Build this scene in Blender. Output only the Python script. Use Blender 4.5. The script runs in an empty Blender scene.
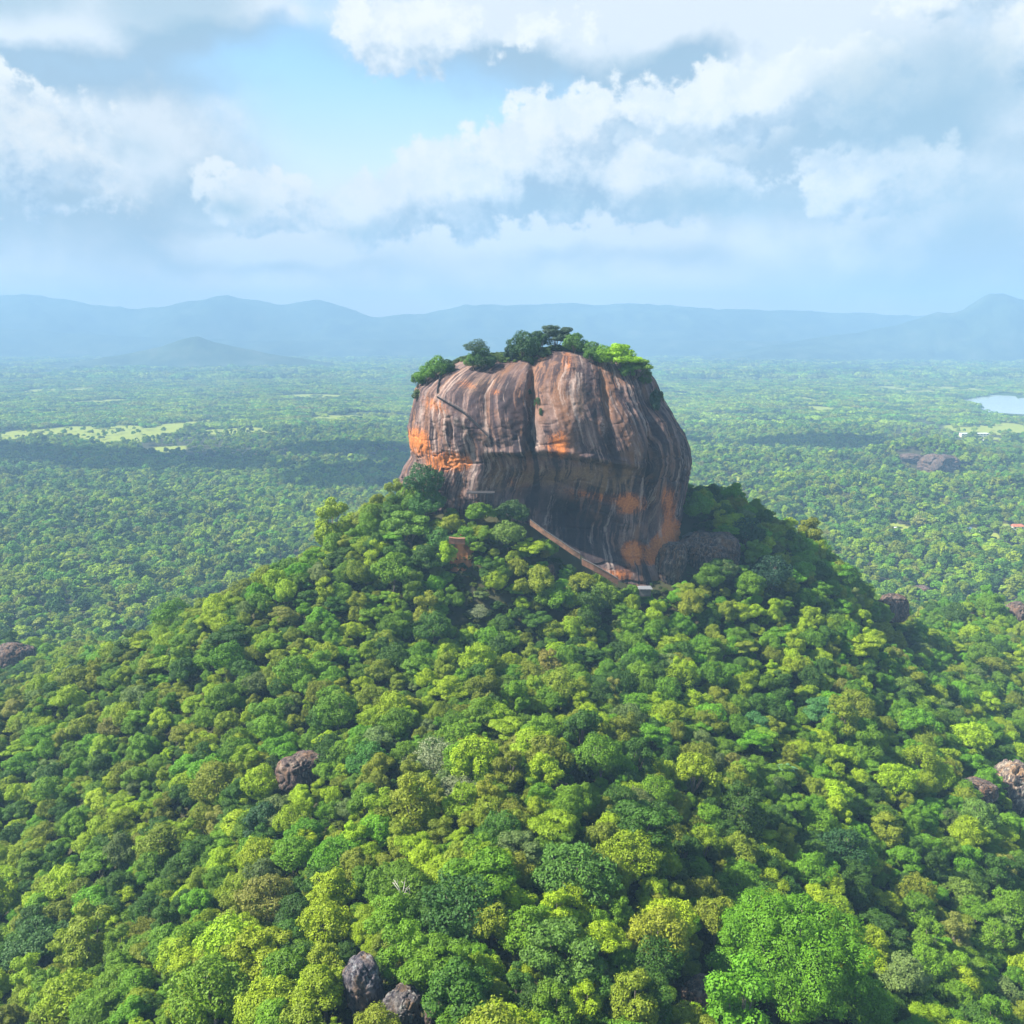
import bpy, math, random
import numpy as np
from mathutils import Vector, Matrix
from mathutils.bvhtree import BVHTree

S = bpy.context.scene
COL = S.collection
R = math.radians

# ------------------------------------------------------------------ camera
F = 983.0                      # focal length in pixels at 1024 px
PITCH = R(10.49)               # looking down
EYE = 320.0                    # height above the plain, metres
cam_d = bpy.data.cameras.new('camera')
cam_d.sensor_width = 36.0
cam_d.lens = 36.0 * F / 1024.0
cam_d.clip_start = 1.0
cam_d.clip_end = 80000.0
cam = bpy.data.objects.new('camera', cam_d)
cam.location = (0, 0, EYE)
cam.rotation_euler = (R(90) - PITCH, 0, 0)
COL.objects.link(cam)
S.camera = cam

# ------------------------------------------------------------------ light
SUN_EL, SUN_AZ = R(45), R(-97)       # azimuth measured from +Y towards +X
SUN_DIR = Vector((math.sin(SUN_AZ) * math.cos(SUN_EL), math.cos(SUN_AZ) * math.cos(SUN_EL), math.sin(SUN_EL)))
sun_d = bpy.data.lights.new('sun', 'SUN')
sun_d.energy = 5.0
sun_d.angle = R(0.6)
sun_d.color = (1.0, 0.95, 0.86)
sun = bpy.data.objects.new('sun', sun_d)
sun.rotation_euler = SUN_DIR.to_track_quat('Z', 'Y').to_euler()
sun.location = (-300, 0, 900)
COL.objects.link(sun)

S.view_settings.view_transform = 'Standard'
S.view_settings.look = 'None'
S.view_settings.exposure = 1.62
S.view_settings.gamma = 1.0
S.cycles.max_bounces = 5
S.cycles.diffuse_bounces = 3
S.cycles.transmission_bounces = 3
S.cycles.volume_bounces = 0
S.cycles.use_denoising = True
S.cycles.sample_clamp_indirect = 4.0
EXPO = 2 ** 1.62

# ------------------------------------------------------------------ pixel <-> world helpers
CP, SP = math.cos(PITCH), math.sin(PITCH)
def ray(px, py):
    dx, dy = (px - 512) / F, (512 - py) / F
    return dx, CP + dy * SP, -SP + dy * CP
def at(px, py, Y):
    x, y, z = ray(px, py)
    t = Y / y
    return np.array([x * t, Y, EYE + z * t])
def proj(x, y, z):
    zz = z - EYE
    dep = y * CP - zz * SP
    up = y * SP + zz * CP
    dep = np.maximum(dep, 1e-3)
    return 512 + F * x / dep, 512 - F * up / dep, dep

# ------------------------------------------------------------------ noise in numpy
def _h(ix, iy, iz, s):
    with np.errstate(over='ignore'):
        n = (ix.astype(np.int64) * 374761393 + iy.astype(np.int64) * 668265263 + iz.astype(np.int64) * 2147483647 + s * 1274126177) & 0xffffffff
        n = ((n ^ (n >> 13)) * 1274126177) & 0xffffffff
        n = (n ^ (n >> 16)) * 2246822519 & 0xffffffff
        n = n ^ (n >> 15)
    return n.astype(np.float64) / 4294967295.0
def vnoise(x, y, z, s=0):
    x, y, z = np.broadcast_arrays(np.asarray(x, float), np.asarray(y, float), np.asarray(z, float))
    ix, iy, iz = np.floor(x), np.floor(y), np.floor(z)
    fx, fy, fz = x - ix, y - iy, z - iz
    fx, fy, fz = [f * f * f * (f * (f * 6 - 15) + 10) for f in (fx, fy, fz)]
    r = 0
    for a in (0, 1):
        for b in (0, 1):
            for c in (0, 1):
                w = (fx if a else 1 - fx) * (fy if b else 1 - fy) * (fz if c else 1 - fz)
                r = r + w * _h(ix + a, iy + b, iz + c, s)
    return r * 2 - 1
def fbm(x, y, z, s=0, o=5, g=0.5):
    r, a, t = 0, 1.0, 0
    for k in range(o):
        r = r + a * vnoise(x * 2 ** k + 17.3 * k, y * 2 ** k - 9.1 * k, z * 2 ** k + 3.7 * k, s + k)
        t += a
        a *= g
    return r / t
def sstep(a, b, x):
    t = np.clip((x - a) / (b - a), 0, 1)
    return t * t * (3 - 2 * t)

# ------------------------------------------------------------------ mesh / object helpers
def mesh_np(name, co, faces, mats=(), smooth=False):
    """co (N,3); faces (M,k) all of one size"""
    me = bpy.data.meshes.new(name)
    co = np.ascontiguousarray(co, dtype=np.float32)
    faces = np.ascontiguousarray(faces, dtype=np.int32)
    k = faces.shape[1]
    me.vertices.add(len(co)); me.vertices.foreach_set('co', co.ravel())
    me.loops.add(faces.size); me.loops.foreach_set('vertex_index', faces.ravel())
    me.polygons.add(len(faces)); me.polygons.foreach_set('loop_start', np.arange(0, faces.size, k, dtype=np.int32))
    me.polygons.foreach_set('use_smooth', np.full(len(faces), smooth))
    me.update(calc_edges=True)
    for m in mats: me.materials.append(m)
    return me
def link(name, me, parent=None, **props):
    o = bpy.data.objects.new(name, me)
    COL.objects.link(o)
    if parent is not None: o.parent = parent
    for k, v in props.items(): o[k] = v
    return o
def thing(name, label, cat, loc=(0, 0, 0), rz=0, group=None):
    o = bpy.data.objects.new(name, None)
    o.empty_display_size = 1
    o.location = loc; o.rotation_euler = (0, 0, rz)
    COL.objects.link(o)
    o['label'] = label; o['category'] = cat
    if group: o['group'] = group
    return o
class MB:
    """collects boxes and tubes into one mesh"""
    def __init__(s): s.v = []; s.f = []
    def box(s, c, d, rz=0, tilt=0):
        b = len(s.v); M = Matrix.Rotation(rz, 3, 'Z') @ Matrix.Rotation(tilt, 3, 'Y')
        for x in (-1, 1):
            for y in (-1, 1):
                for z in (-1, 1):
                    s.v.append(tuple(Vector(c) + M @ Vector((x * d[0] / 2, y * d[1] / 2, z * d[2] / 2))))
        for q in ((0, 1, 3, 2), (4, 6, 7, 5), (0, 4, 5, 1), (2, 3, 7, 6), (0, 2, 6, 4), (1, 5, 7, 3)):
            s.f.append([b + i for i in q])
    def tube(s, pts, rad, n=6):
        pts = [Vector(p) for p in pts]
        rings = []
        for i, p in enumerate(pts):
            d = (pts[min(i + 1, len(pts) - 1)] - pts[max(i - 1, 0)]).normalized()
            a = d.orthogonal().normalized() if abs(d.z) > .9 else d.cross(Vector((0, 0, 1))).normalized()
            c = d.cross(a)
            r = rad[i] if hasattr(rad, '__len__') else rad
            b = len(s.v); rings.append(b)
            for k in range(n):
                t = 2 * math.pi * k / n
                s.v.append(tuple(p + a * math.cos(t) * r + c * math.sin(t) * r))
        for i in range(len(rings) - 1):
            for k in range(n):
                s.f.append([rings[i] + k, rings[i] + (k + 1) % n, rings[i + 1] + (k + 1) % n, rings[i + 1] + k])
        s.f.append([rings[0] + k for k in range(n)][::-1]); s.f.append([rings[-1] + k for k in range(n)])
    def poly(s, pts, faces):
        b = len(s.v); s.v += [tuple(p) for p in pts]
        s.f += [[b + i for i in q] for q in faces]
    def build(s, name, mat, parent=None, smooth=False):
        me = bpy.data.meshes.new(name); me.from_pydata(s.v, [], s.f); me.update()
        if smooth:
            me.polygons.foreach_set('use_smooth', [True] * len(me.polygons))
        me.materials.append(mat)
        return link(name, me, parent)

# ------------------------------------------------------------------ node helpers
class NT:
    def __init__(s, tree): s.t = tree; s.n = tree.nodes; s.l = tree.links
    def node(s, typ, ins=None, **kw):
        n = s.n.new(typ)
        for k, v in kw.items(): setattr(n, k, v)
        for k, v in (ins or {}).items():
            s.put(n.inputs[k], v)
        return n
    def put(s, sock, v):
        if isinstance(v, bpy.types.NodeSocket): s.l.new(v, sock)
        elif isinstance(v, bpy.types.Node): s.l.new(v.outputs[0], sock)
        else:
            try: sock.default_value = v
            except Exception: sock.default_value = (*v, 1.0)
    def math(s, op, a, b=None, c=None, clamp=False):
        n = s.n.new('ShaderNodeMath'); n.operation = op; n.use_clamp = clamp
        for i, v in enumerate((a, b, c)):
            if v is not None: s.put(n.inputs[i], v)
        return n.outputs[0]
    def vec(s, op, a, b=None, out=0):
        n = s.n.new('ShaderNodeVectorMath'); n.operation = op
        s.put(n.inputs[0], a)
        if b is not None: s.put(n.inputs[1], b)
        return n.outputs[out]
    def mix(s, f, a, b, blend='MIX'):
        n = s.n.new('ShaderNodeMix'); n.data_type = 'RGBA'; n.blend_type = blend
        s.put(n.inputs[0], f); s.put(n.inputs[6], a); s.put(n.inputs[7], b)
        return n.outputs[2]
    def ramp(s, f, stops, interp='LINEAR'):
        n = s.n.new('ShaderNodeValToRGB'); n.color_ramp.interpolation = interp
        e = n.color_ramp.elements
        while len(e) < len(stops): e.new(0.5)
        for i, (p, c) in enumerate(stops):
            e[i].position = p; e[i].color = (c, c, c, 1) if not hasattr(c, '__len__') else (*c, 1)
        s.put(n.inputs[0], f)
        return n.outputs[0]
    def noise(s, vec, scale, detail=4, rough=.55, dist=0, out=0):
        n = s.n.new('ShaderNodeTexNoise')
        s.put(n.inputs['Vector'], vec); n.inputs['Scale'].default_value = scale
        n.inputs['Detail'].default_value = detail; n.inputs['Roughness'].default_value = rough
        n.inputs['Distortion'].default_value = dist
        return n.outputs[out]
    def smooth(s, a, b, x):
        n = s.n.new('ShaderNodeMapRange'); n.interpolation_type = 'SMOOTHSTEP'
        s.put(n.inputs[0], x); s.put(n.inputs[1], a); s.put(n.inputs[2], b)
        return n.outputs[0]
def material(name):
    m = bpy.data.materials.new(name); m.use_nodes = True
    m.node_tree.nodes.clear()
    t = NT(m.node_tree)
    out = t.node('ShaderNodeOutputMaterial')
    return m, t, out
def simple_mat(name, col, rough=.8, var=.25, scale=1.5, metallic=0):
    m, t, out = material(name)
    P = t.node('ShaderNodeTexCoord').outputs['Object']
    n = t.noise(P, scale, 5)
    k = t.ramp(n, [(.3, 1 - var), (.7, 1 + var * .6)])
    c = t.mix(1.0, (*col, 1), k, 'MULTIPLY')
    b = t.node('ShaderNodeBsdfPrincipled', {'Base Color': c, 'Roughness': rough, 'Metallic': metallic})
    t.l.new(b.outputs[0], out.inputs[0])
    return m

# ------------------------------------------------------------------ sky with clouds (world, direction based)
W = bpy.data.worlds.new('World'); S.world = W; W.use_nodes = True
W.node_tree.nodes.clear()
wt = NT(W.node_tree)
sky = wt.node('ShaderNodeTexSky', sky_type='NISHITA', sun_disc=False, sun_elevation=SUN_EL,
              sun_rotation=SUN_AZ, altitude=200, air_density=1.0, dust_density=1.2, ozone_density=1.6)
def vtan(y): return math.tan(math.atan((512 - y) / F) - PITCH)
def cloud_group(name, banks, wa, wb, na, nb, sc, sharp):
    """banks: (px, py, half width, half height, weight)"""
    g = bpy.data.node_groups.new(name, 'ShaderNodeTree')
    g.interface.new_socket('uv', in_out='INPUT', socket_type='NodeSocketVector')
    g.interface.new_socket('field', in_out='OUTPUT', socket_type='NodeSocketFloat')
    t = NT(g)
    gi = t.node('NodeGroupInput'); go = t.node('NodeGroupOutput')
    uv = gi.outputs[0]
    w1 = t.vec('MULTIPLY', t.vec('SUBTRACT', t.noise(uv, sc, 3, .6, out=1), (.5, .5, .5)), (wa, wa * .8, 0))
    w2 = t.vec('MULTIPLY', t.vec('SUBTRACT', t.noise(uv, sc * 4.5, 3, .62, out=1), (.5, .5, .5)), (wb, wb, 0))
    p = t.vec('ADD', t.vec('ADD', uv, w1), w2)
    tot = None
    for (x, y, a, b, wgt) in banks:
        q = t.vec('MULTIPLY', t.vec('SUBTRACT', p, ((x - 512) / F, vtan(y), 0)), (F / a, F / b, 0))
        d = t.vec('LENGTH', q, out=1)
        e = t.math('MULTIPLY', t.math('MAXIMUM', t.math('SUBTRACT', 1.0, t.math('MULTIPLY', d, .62)), 0.0), wgt)
        tot = e if tot is None else t.math('SMOOTH_MAX', tot, e, .12)
    n = t.noise(uv, sc * .8, 6, .6); n2 = t.noise(uv, sc * 3.4, 5, .66)
    r = t.math('ADD', tot, t.math('MULTIPLY', t.math('SUBTRACT', n, .5), na))
    r = t.math('ADD', r, t.math('MULTIPLY', t.math('SUBTRACT', n2, .5), nb))
    t.l.new(r, go.inputs[0])
    return g
CUM = cloud_group('cumulus_field', [(85, 160, 110, 50, 1.0), (10, 120, 70, 40, .9), (110, 215, 90, 20, .7), (265, 205, 70, 30, 1.05), (330, 215, 40, 22, .8), (385, 205, 44, 36, 1.0),
        (455, 190, 80, 50, 1.15), (530, 165, 80, 56, 1.2), (572, 118, 48, 34, 1.15), (620, 185, 110, 42, 1.1), (700, 190, 80, 34, .95), (740, 100, 150, 42, 1.15), (650, 110, 80, 34, .95),
        (845, 190, 85, 46, 1.0), (930, 200, 60, 34, .6), (975, 60, 60, 56, 1.15), (1010, 110, 70, 60, 1.0), (900, 25, 60, 40, .9), (420, 35, 80, 46, 1.0), (560, 30, 90, 30, .7), (1120, 130, 90, 80, .9), (-90, 130, 80, 80, .9)],
        .080, .034, .95, 1.0, 8.5, 1)
SOFT = cloud_group('cloud_sheet_field', [(90, 170, 170, 90, 1.0), (60, 50, 150, 44, .95), (200, 20, 110, 40, .9), (470, 30, 130, 50, .95), (640, 40, 170, 60, 1.0), (800, 110, 210, 100, 1.1),
        (900, 220, 200, 90, .95), (980, 80, 120, 110, 1.0), (600, 230, 260, 50, .8), (300, 245, 240, 30, .7), (1150, 150, 150, 160, 1), (-120, 150, 150, 160, 1), (310, 20, 60, 30, .5)],
        .11, .02, 1.15, .35, 4.0, 0)
tc = wt.node('ShaderNodeTexCoord')
sx = wt.node('ShaderNodeSeparateXYZ', {0: tc.outputs['Generated']})
dx_, dy_, dz_ = sx.outputs
hor = wt.math('SQRT', wt.math('ADD', wt.math('MULTIPLY', dx_, dx_), wt.math('MULTIPLY', dy_, dy_)))
az = wt.math('ARCTAN2', dx_, dy_)
el = wt.math('MINIMUM', wt.math('DIVIDE', dz_, wt.math('MAXIMUM', hor, .02)), 3.0)
uvn = wt.node('ShaderNodeCombineXYZ', {0: az, 1: el, 2: 0.0}).outputs[0]
def field(G_, vec):
    n = wt.n.new('ShaderNodeGroup'); n.node_tree = G_
    wt.put(n.inputs[0], vec); return n.outputs[0]
f0 = field(CUM, uvn)
f1 = field(CUM, wt.vec('ADD', uvn, (-.014, .020, 0)))     # a little nearer to the sun
f2 = field(CUM, wt.vec('ADD', uvn, (0, .055, 0)))         # cloud mass overhead: grey base
s0 = field(SOFT, uvn)
s1 = field(SOFT, wt.vec('ADD', uvn, (-.02, .035, 0)))
K = 1 / EXPO
skyc = wt.mix(1.0, sky.outputs[0], (.068, .080, .078, 1), 'MULTIPLY')
low = wt.smooth(.26, .03, el)
c0 = wt.mix(wt.math('MULTIPLY', low, .9), skyc, (1.22 * K, 1.10 * K, 1.04 * K, 1))
# broken sheet
sl = wt.smooth(-.30, .26, wt.math('SUBTRACT', s0, s1))
sheet = wt.ramp(sl, [(.15, (.38 * K, .52 * K, .64 * K)), (.5, (.62 * K, .71 * K, .78 * K)), (.85, (.90 * K, .93 * K, .95 * K))])
c1 = wt.mix(wt.math('MULTIPLY', wt.smooth(.10, .62, s0), .90), c0, sheet)
# cumulus
lit = wt.smooth(-.30, .28, wt.math('SUBTRACT', f0, f1))
shade = wt.math('SUBTRACT', 1.0, wt.smooth(.35, 1.15, f2))
det = wt.smooth(.38, .62, wt.noise(uvn, 30, 5, .62))
lum = wt.math('ADD', wt.math('MULTIPLY', lit, .46), wt.math('MULTIPLY', shade, .34))
lum = wt.math('ADD', lum, wt.math('MULTIPLY', det, .20), clamp=True)
ccol = wt.ramp(lum, [(.20, (.40 * K, .55 * K, .70 * K)), (.45, (.62 * K, .74 * K, .85 * K)), (.70, (.85 * K, .91 * K, .95 * K)), (.97, (1.02 * K, 1.03 * K, 1.0 * K))])
alpha = wt.math('MULTIPLY', wt.smooth(.40, .57, f0), wt.smooth(.045, .095, el))
c2 = wt.mix(alpha, c1, ccol)
GREY = cloud_group('grey_base_field', [(880, 120, 130, 62, 1.0), (700, 208, 120, 22, .9), (560, 205, 70, 16, .7), (250, 212, 40, 16, .8), (165, 165, 50, 22, .6), (45, 22, 110, 28, 1.0), (215, 18, 75, 42, 1.0),
        (640, 60, 120, 20, .6), (930, 215, 110, 50, .9), (370, 232, 50, 12, .6), (1000, 170, 90, 60, .7), (60, 205, 80, 12, .5)], .07, .012, .7, .3, 7.0, 0)
c2 = wt.mix(wt.math('MULTIPLY', wt.smooth(.25, .85, field(GREY, uvn)), .68), c2, (.36 * K, .55 * K, .68 * K, 1))
bg = wt.node('ShaderNodeBackground', {'Color': c2, 'Strength': 1.0})
wo = wt.node('ShaderNodeOutputWorld'); wt.l.new(bg.outputs[0], wo.inputs[0])
W.cycles.sampling_method = 'MANUAL'; W.cycles.sample_map_resolution = 1024

# ------------------------------------------------------------------ terrain height
LIFT = 8.0            # the control points describe the canopy, the ground lies below it
ctrl_px = [(400, 508, 530), (425, 500, 500), (460, 545, 466), (500, 520, 468), (545, 588, 452), (600, 606, 452), (645, 606, 462), (690, 560, 490),
           (705, 492, 560), (750, 508, 560), (800, 545, 555), (850, 575, 560), (760, 600, 470), (830, 650, 455), (760, 700, 395),
           (500, 640, 425), (490, 700, 345), (490, 800, 262), (490, 900, 208), (490, 1024, 168),
           (350, 560, 470), (280, 585, 462), (210, 618, 455), (100, 660, 500), (0, 705, 560), (250, 700, 372), (0, 850, 365), (0, 1024, 252), (250, 900, 246),
           (280, 780, 312), (900, 650, 540), (1024, 625, 780), (1024, 780, 430), (1024, 1024, 258), (800, 900, 268), (800, 780, 340), (650, 700, 372),
           (950, 600, 760), (1024, 700, 560), (0, 650, 760), (650, 900, 222), (700, 1024, 188)]
ctrl = []
for (a, b, c) in ctrl_px:
    p = at(a, b, c); ctrl.append((p[0], p[1], p[2] - LIFT))
ctrl += [(-330, 640, 82), (-200, 700, 84), (-60, 760, 70), (30, 640, 180), (30, 760, 85), (160, 720, 108), (240, 700, 105), (-110, 590, 140), (-60, 640, 120),
         (-30, 700, 105), (330, 760, 74), (440, 600, 76), (420, 450, 82), (380, 300, 60), (330, 150, 70), (0, 100, 185), (0, 0, 150), (-200, 0, 90), (200, 0, 90),
         (-260, 120, 90), (-500, 300, 25), (0, -200, 80), (-500, 0, 10), (500, 0, 20), (500, 300, 30), (520, 560, 48), (-220, 560, 118), (-290, 440, 112),
         (-600, 700, 14), (-720, 400, 0), (-620, 100, 5), (-300, 900, 15), (0, 960, 0), (300, 960, 12), (650, 760, 0), (720, 400, 5), (620, 100, 10), (-430, 800, 28), (480, 840, 25)]
ctrl = np.array(ctrl)
def _phi(r): return r
_n = len(ctrl)
_A = np.zeros((_n + 1, _n + 1))
_d = np.hypot(ctrl[:, None, 0] - ctrl[None, :, 0], ctrl[:, None, 1] - ctrl[None, :, 1])
_A[:_n, :_n] = np.sqrt(_d ** 2 + 22 ** 2); _A[:_n, _n] = 1; _A[_n, :_n] = 1
_A[:_n, :_n] -= np.eye(_n) * 3.0
_w = np.linalg.solve(_A, np.append(ctrl[:, 2], 0))
# gentle rises on the plain: (px, py of the crest, height, half width m, half depth m)
rises = [(925, 470, 34, 170, 110), (840, 500, 20, 160, 110), (760, 470, 14, 180, 120), (1010, 500, 16, 160, 120), (880, 560, 10, 120, 80),
         (600, 455, 12, 260, 150), (100, 520, 8, 200, 120), (330, 560, 10, 120, 80)]
def plain_xy(px, py):
    x, y, z = ray(px, py); t = -EYE / z
    return x * t, y * t
RI = [(*plain_xy(a, b), h, w, d) for (a, b, h, w, d) in rises]
LAKE = plain_xy(1003, 403)
def zt(x, y):
    x = np.asarray(x, float); y = np.asarray(y, float)
    sh = x.shape
    xf, yf = x.ravel(), y.ravel()
    near = (np.abs(xf) < 1000) & (yf > -600) & (yf < 1500)
    z = np.zeros(len(xf))
    if near.any():
        xn, yn = xf[near], yf[near]
        r = np.sqrt((xn[:, None] - ctrl[None, :, 0]) ** 2 + (yn[:, None] - ctrl[None, :, 1]) ** 2 + 22 ** 2)
        v = r @ _w[:_n] + _w[_n]
        d = np.hypot(xn / 1.0, (yn - 380) / 1.1)
        k = 1 - sstep(580, 900, d)
        z[near] = np.maximum(v, 0) * k
        z[near] += k * 2.2 * fbm(xn / 38, yn / 38, 0.0, 5, 3)
    for (cx, cy, h, w, dd) in RI:
        z = z + 1.6 * h * np.exp(-((xf - cx) / w) ** 2 - ((yf - cy) / dd) ** 2)
    dl = np.hypot((xf - LAKE[0]) / 420, (yf - LAKE[1]) / 700)
    z = z + (3 + 3 * fbm(xf / 260, yf / 260, 0.0, 8, 3)) * sstep(800, 1300, yf) * sstep(.8, 1.4, dl)
    return z.reshape(sh)
def zt1(x, y): return float(zt(np.array([x]), np.array([y]))[0])
def hit(px, py, lift=0.0):
    """where the view ray meets the terrain (+lift)"""
    dx, dy, dz = ray(px, py)
    t = np.geomspace(100, 16000, 6000)
    g = zt(dx * t, dy * t) + lift
    h = EYE + dz * t
    i = int(np.argmax(h < g))
    return np.array([dx * t[i], dy * t[i], g[i]])

# fields / clearings on the plain: (px, py, half w px, half h px)
fields = [(35, 436, 40, 6), (90, 433, 50, 5), (130, 437, 45, 5), (175, 428, 26, 3), (60, 391, 36, 2.2), (100, 403, 30, 2), (160, 452, 22, 2.2), (30, 376, 30, 1.5), (240, 432, 40, 2),
          (310, 397, 40, 1.5), (330, 419, 30, 1.8), (420, 372, 30, 1.2), (700, 372, 50, 1.2), (860, 372, 46, 1.5), (960, 390, 30, 2.2), (905, 390, 26, 2), (985, 431, 40, 3.2), (1016, 428, 16, 4),
          (735, 396, 12, 2), (812, 402, 12, 3), (925, 398, 9, 2.2), (820, 410, 20, 2), (910, 455, 18, 2.5), (892, 530, 12, 1.6), (975, 534, 14, 1.6), (1016, 532, 14, 4),
          (740, 485, 14, 1.4), (885, 372, 30, 1), (560, 362, 60, 1), (120, 360, 70, 1), (640, 480, 10, 1), (975, 438, 16, 2.0), (216, 421, 14, 2.0)]
FI = []
for (a, b, w, h) in fields:
    cx, cy = plain_xy(a, b)
    y0 = plain_xy(a, b + h)[1]; y1 = plain_xy(a, b - h)[1]
    FI.append((cx, cy, w / F * cy, max((y1 - y0) / 2, 22) * 1.5 + 40))
def fieldmask(x, y):
    m = np.zeros(np.shape(x))
    wx = x + 40 * fbm(x / 130, y / 130, 1.0, 31, 3); wy = y + 60 * fbm(x / 130, y / 130, 5.0, 32, 3)
    for (cx, cy, w, h) in FI:
        m = np.maximum(m, 1 - ((wx - cx) / w) ** 2 - ((wy - cy) / h) ** 2)
    return m

# ------------------------------------------------------------------ ground
def ground_material():
    m, t, out = material('ground')
    P = t.node('ShaderNodeNewGeometry').outputs['Position']
    fm = t.node('ShaderNodeAttribute', attribute_name='field').outputs['Fac']
    far = t.node('ShaderNodeAttribute', attribute_name='far').outputs['Fac']
    n1 = t.noise(P, .012, 6, .6); n2 = t.noise(P, .09, 6, .65); n3 = t.noise(P, .0021, 6, .6)
    litter = t.mix(n2, (.030, .034, .014, 1), (.062, .056, .026, 1))
    wood = t.ramp(t.math('ADD', t.math('MULTIPLY', n1, .6), t.math('MULTIPLY', n2, .4)), [(.36, (.020, .042, .012)), (.5, (.040, .075, .020)), (.64, (.070, .115, .028))])
    dry = t.smooth(.57, .66, n3)
    wood = t.mix(t.math('MULTIPLY', dry, .6), wood, (.15, .19, .055, 1))
    grass = t.mix(t.noise(P, .035, 5), (.15, .205, .028, 1), (.30, .31, .055, 1))
    c = t.mix(far, litter, wood)
    c = t.mix(t.smooth(.0, .25, fm), c, grass)
    bmp = t.node('ShaderNodeBump', {'Strength': .6, 'Distance': 1.2, 'Height': n2})
    b = t.node('ShaderNodeBsdfPrincipled', {'Base Color': c, 'Roughness': 1.0, 'Specular IOR Level': .1, 'Normal': bmp.outputs[0]})
    t.l.new(b.outputs[0], out.inputs[0])
    return m
ys = np.concatenate([np.linspace(-600, 90, 24), np.geomspace(95, 14300, 550)])
ss = np.linspace(-1, 1, 361)
YY, SS = np.meshgrid(ys, ss, indexing='ij')
XX = SS * (np.maximum(YY, 0) * .78 + 480)
ZZ = zt(XX, YY)
idx = np.arange(YY.size).reshape(YY.shape)
fc = np.stack([idx[:-1, :-1], idx[:-1, 1:], idx[1:, 1:], idx[1:, :-1]], -1).reshape(-1, 4)
gm = mesh_np('ground', np.stack([XX, YY, ZZ], -1).reshape(-1, 3), fc, [ground_material()], True)
fa = gm.attributes.new('field', 'FLOAT', 'POINT'); fa.data.foreach_set('value', fieldmask(XX, YY).ravel().astype(np.float32))
fa = gm.attributes.new('far', 'FLOAT', 'POINT'); fa.data.foreach_set('value', sstep(2400, 4600, YY).ravel().astype(np.float32))
link('ground', gm, kind='structure')

# lake
lm, t, out = material('lake_water')
P = t.node('ShaderNodeNewGeometry').outputs['Position']
bmp = t.node('ShaderNodeBump', {'Strength': .15, 'Distance': .3, 'Height': t.noise(P, .3, 4)})
b = t.node('ShaderNodeBsdfPrincipled', {'Base Color': (.42, .47, .46, 1), 'Roughness': .15, 'Normal': bmp.outputs[0]})
t.l.new(b.outputs[0], out.inputs[0])
outl = [(948, 402), (962, 402), (974, 406), (972, 411), (992, 416), (1008, 418), (1022, 416), (1040, 418), (1062, 412), (1058, 400), (1035, 396), (1018, 399), (1012, 393), (996, 394), (980, 397), (964, 400)]
pts = [plain_xy(a, b) for a, b in outl]
mb = MB()
ring = []
for i, p in enumerate(pts):
    q = pts[(i + 1) % len(pts)]
    for k in range(4):
        f = k / 4; x, y = p[0] * (1 - f) + q[0] * f, p[1] * (1 - f) + q[1] * f
        j = float(fbm(x / 60, y / 60, 0., 77, 3)) * 22
        ring.append((x + j, y + j * 2, .6))
cxy = (sum(p[0] for p in ring) / len(ring), sum(p[1] for p in ring) / len(ring), .6)
mb.poly(ring + [cxy], [[i, (i + 1) % len(ring), len(ring)] for i in range(len(ring))])
o = mb.build('lake', lm); o['kind'] = 'structure'
LAKE_POLY = np.array([(p[0], p[1]) for p in ring])
def in_poly(x, y, poly):
    c = np.zeros(x.shape, bool)
    n = len(poly); j = n - 1
    for i in range(n):
        xi, yi, xj, yj = *poly[i], *poly[j]
        k = ((yi > y) != (yj > y)) & (x < (xj - xi) * (y - yi) / (yj - yi + 1e-9) + xi)
        c ^= k; j = i
    return c

# ------------------------------------------------------------------ mountains
def mountain_material():
    m, t, out = material('mountain_forest')
    P = t.node('ShaderNodeNewGeometry').outputs['Position']
    n = t.noise(P, .004, 7, .65)
    c = t.ramp(n, [(.38, (.022, .040, .018)), (.55, (.050, .075, .030)), (.72, (.10, .11, .07))])
    b = t.node('ShaderNodeBsdfPrincipled', {'Base Color': c, 'Roughness': 1.0, 'Specular IOR Level': .05})
    t.l.new(b.outputs[0], out.inputs[0])
    return m
MM = mountain_material()
def range_of_hills(name, crest, Y, depth, seed, rough):
    px = np.array([c[0] for c in crest], float); py = np.array([c[1] for c in crest], float)
    pxs = np.linspace(px[0], px[-1], 420)
    pys = np.interp(pxs, px, py)
    # soften
    k = np.ones(7) / 7; pys = np.convolve(np.pad(pys, 3, 'edge'), k, 'valid')
    H = np.array([at(a, b, Y)[2] for a, b in zip(pxs, pys)])
    X = (pxs - 512) / F * Y
    u = np.linspace(-1, 1, 70)
    UU, XX = np.meshgrid(u, X, indexing='ij')
    HH = np.broadcast_to(H, UU.shape)
    YY = Y + UU * depth
    prof = (1 - np.abs(UU)) ** 1.25
    z = HH * prof
    z += rough * HH * .62 * fbm(XX / 1000, YY / 1000, 0, seed, 6, .6) * (np.abs(UU) ** .5) * (1 - np.abs(UU)) * 2.2
    z += rough * 22 * fbm(XX / 220, YY / 220, 0, seed + 9, 4) * prof
    z = np.where(np.abs(UU) > .99, -2, z)
    idx = np.arange(UU.size).reshape(UU.shape)
    fc = np.stack([idx[:-1, :-1], idx[:-1, 1:], idx[1:, 1:], idx[1:, :-1]], -1).reshape(-1, 4)
    me = mesh_np(name, np.stack([XX * (YY / Y) ** .3, YY, z], -1).reshape(-1, 3), fc, [MM], True)
    return link(name, me, kind='structure')
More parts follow.
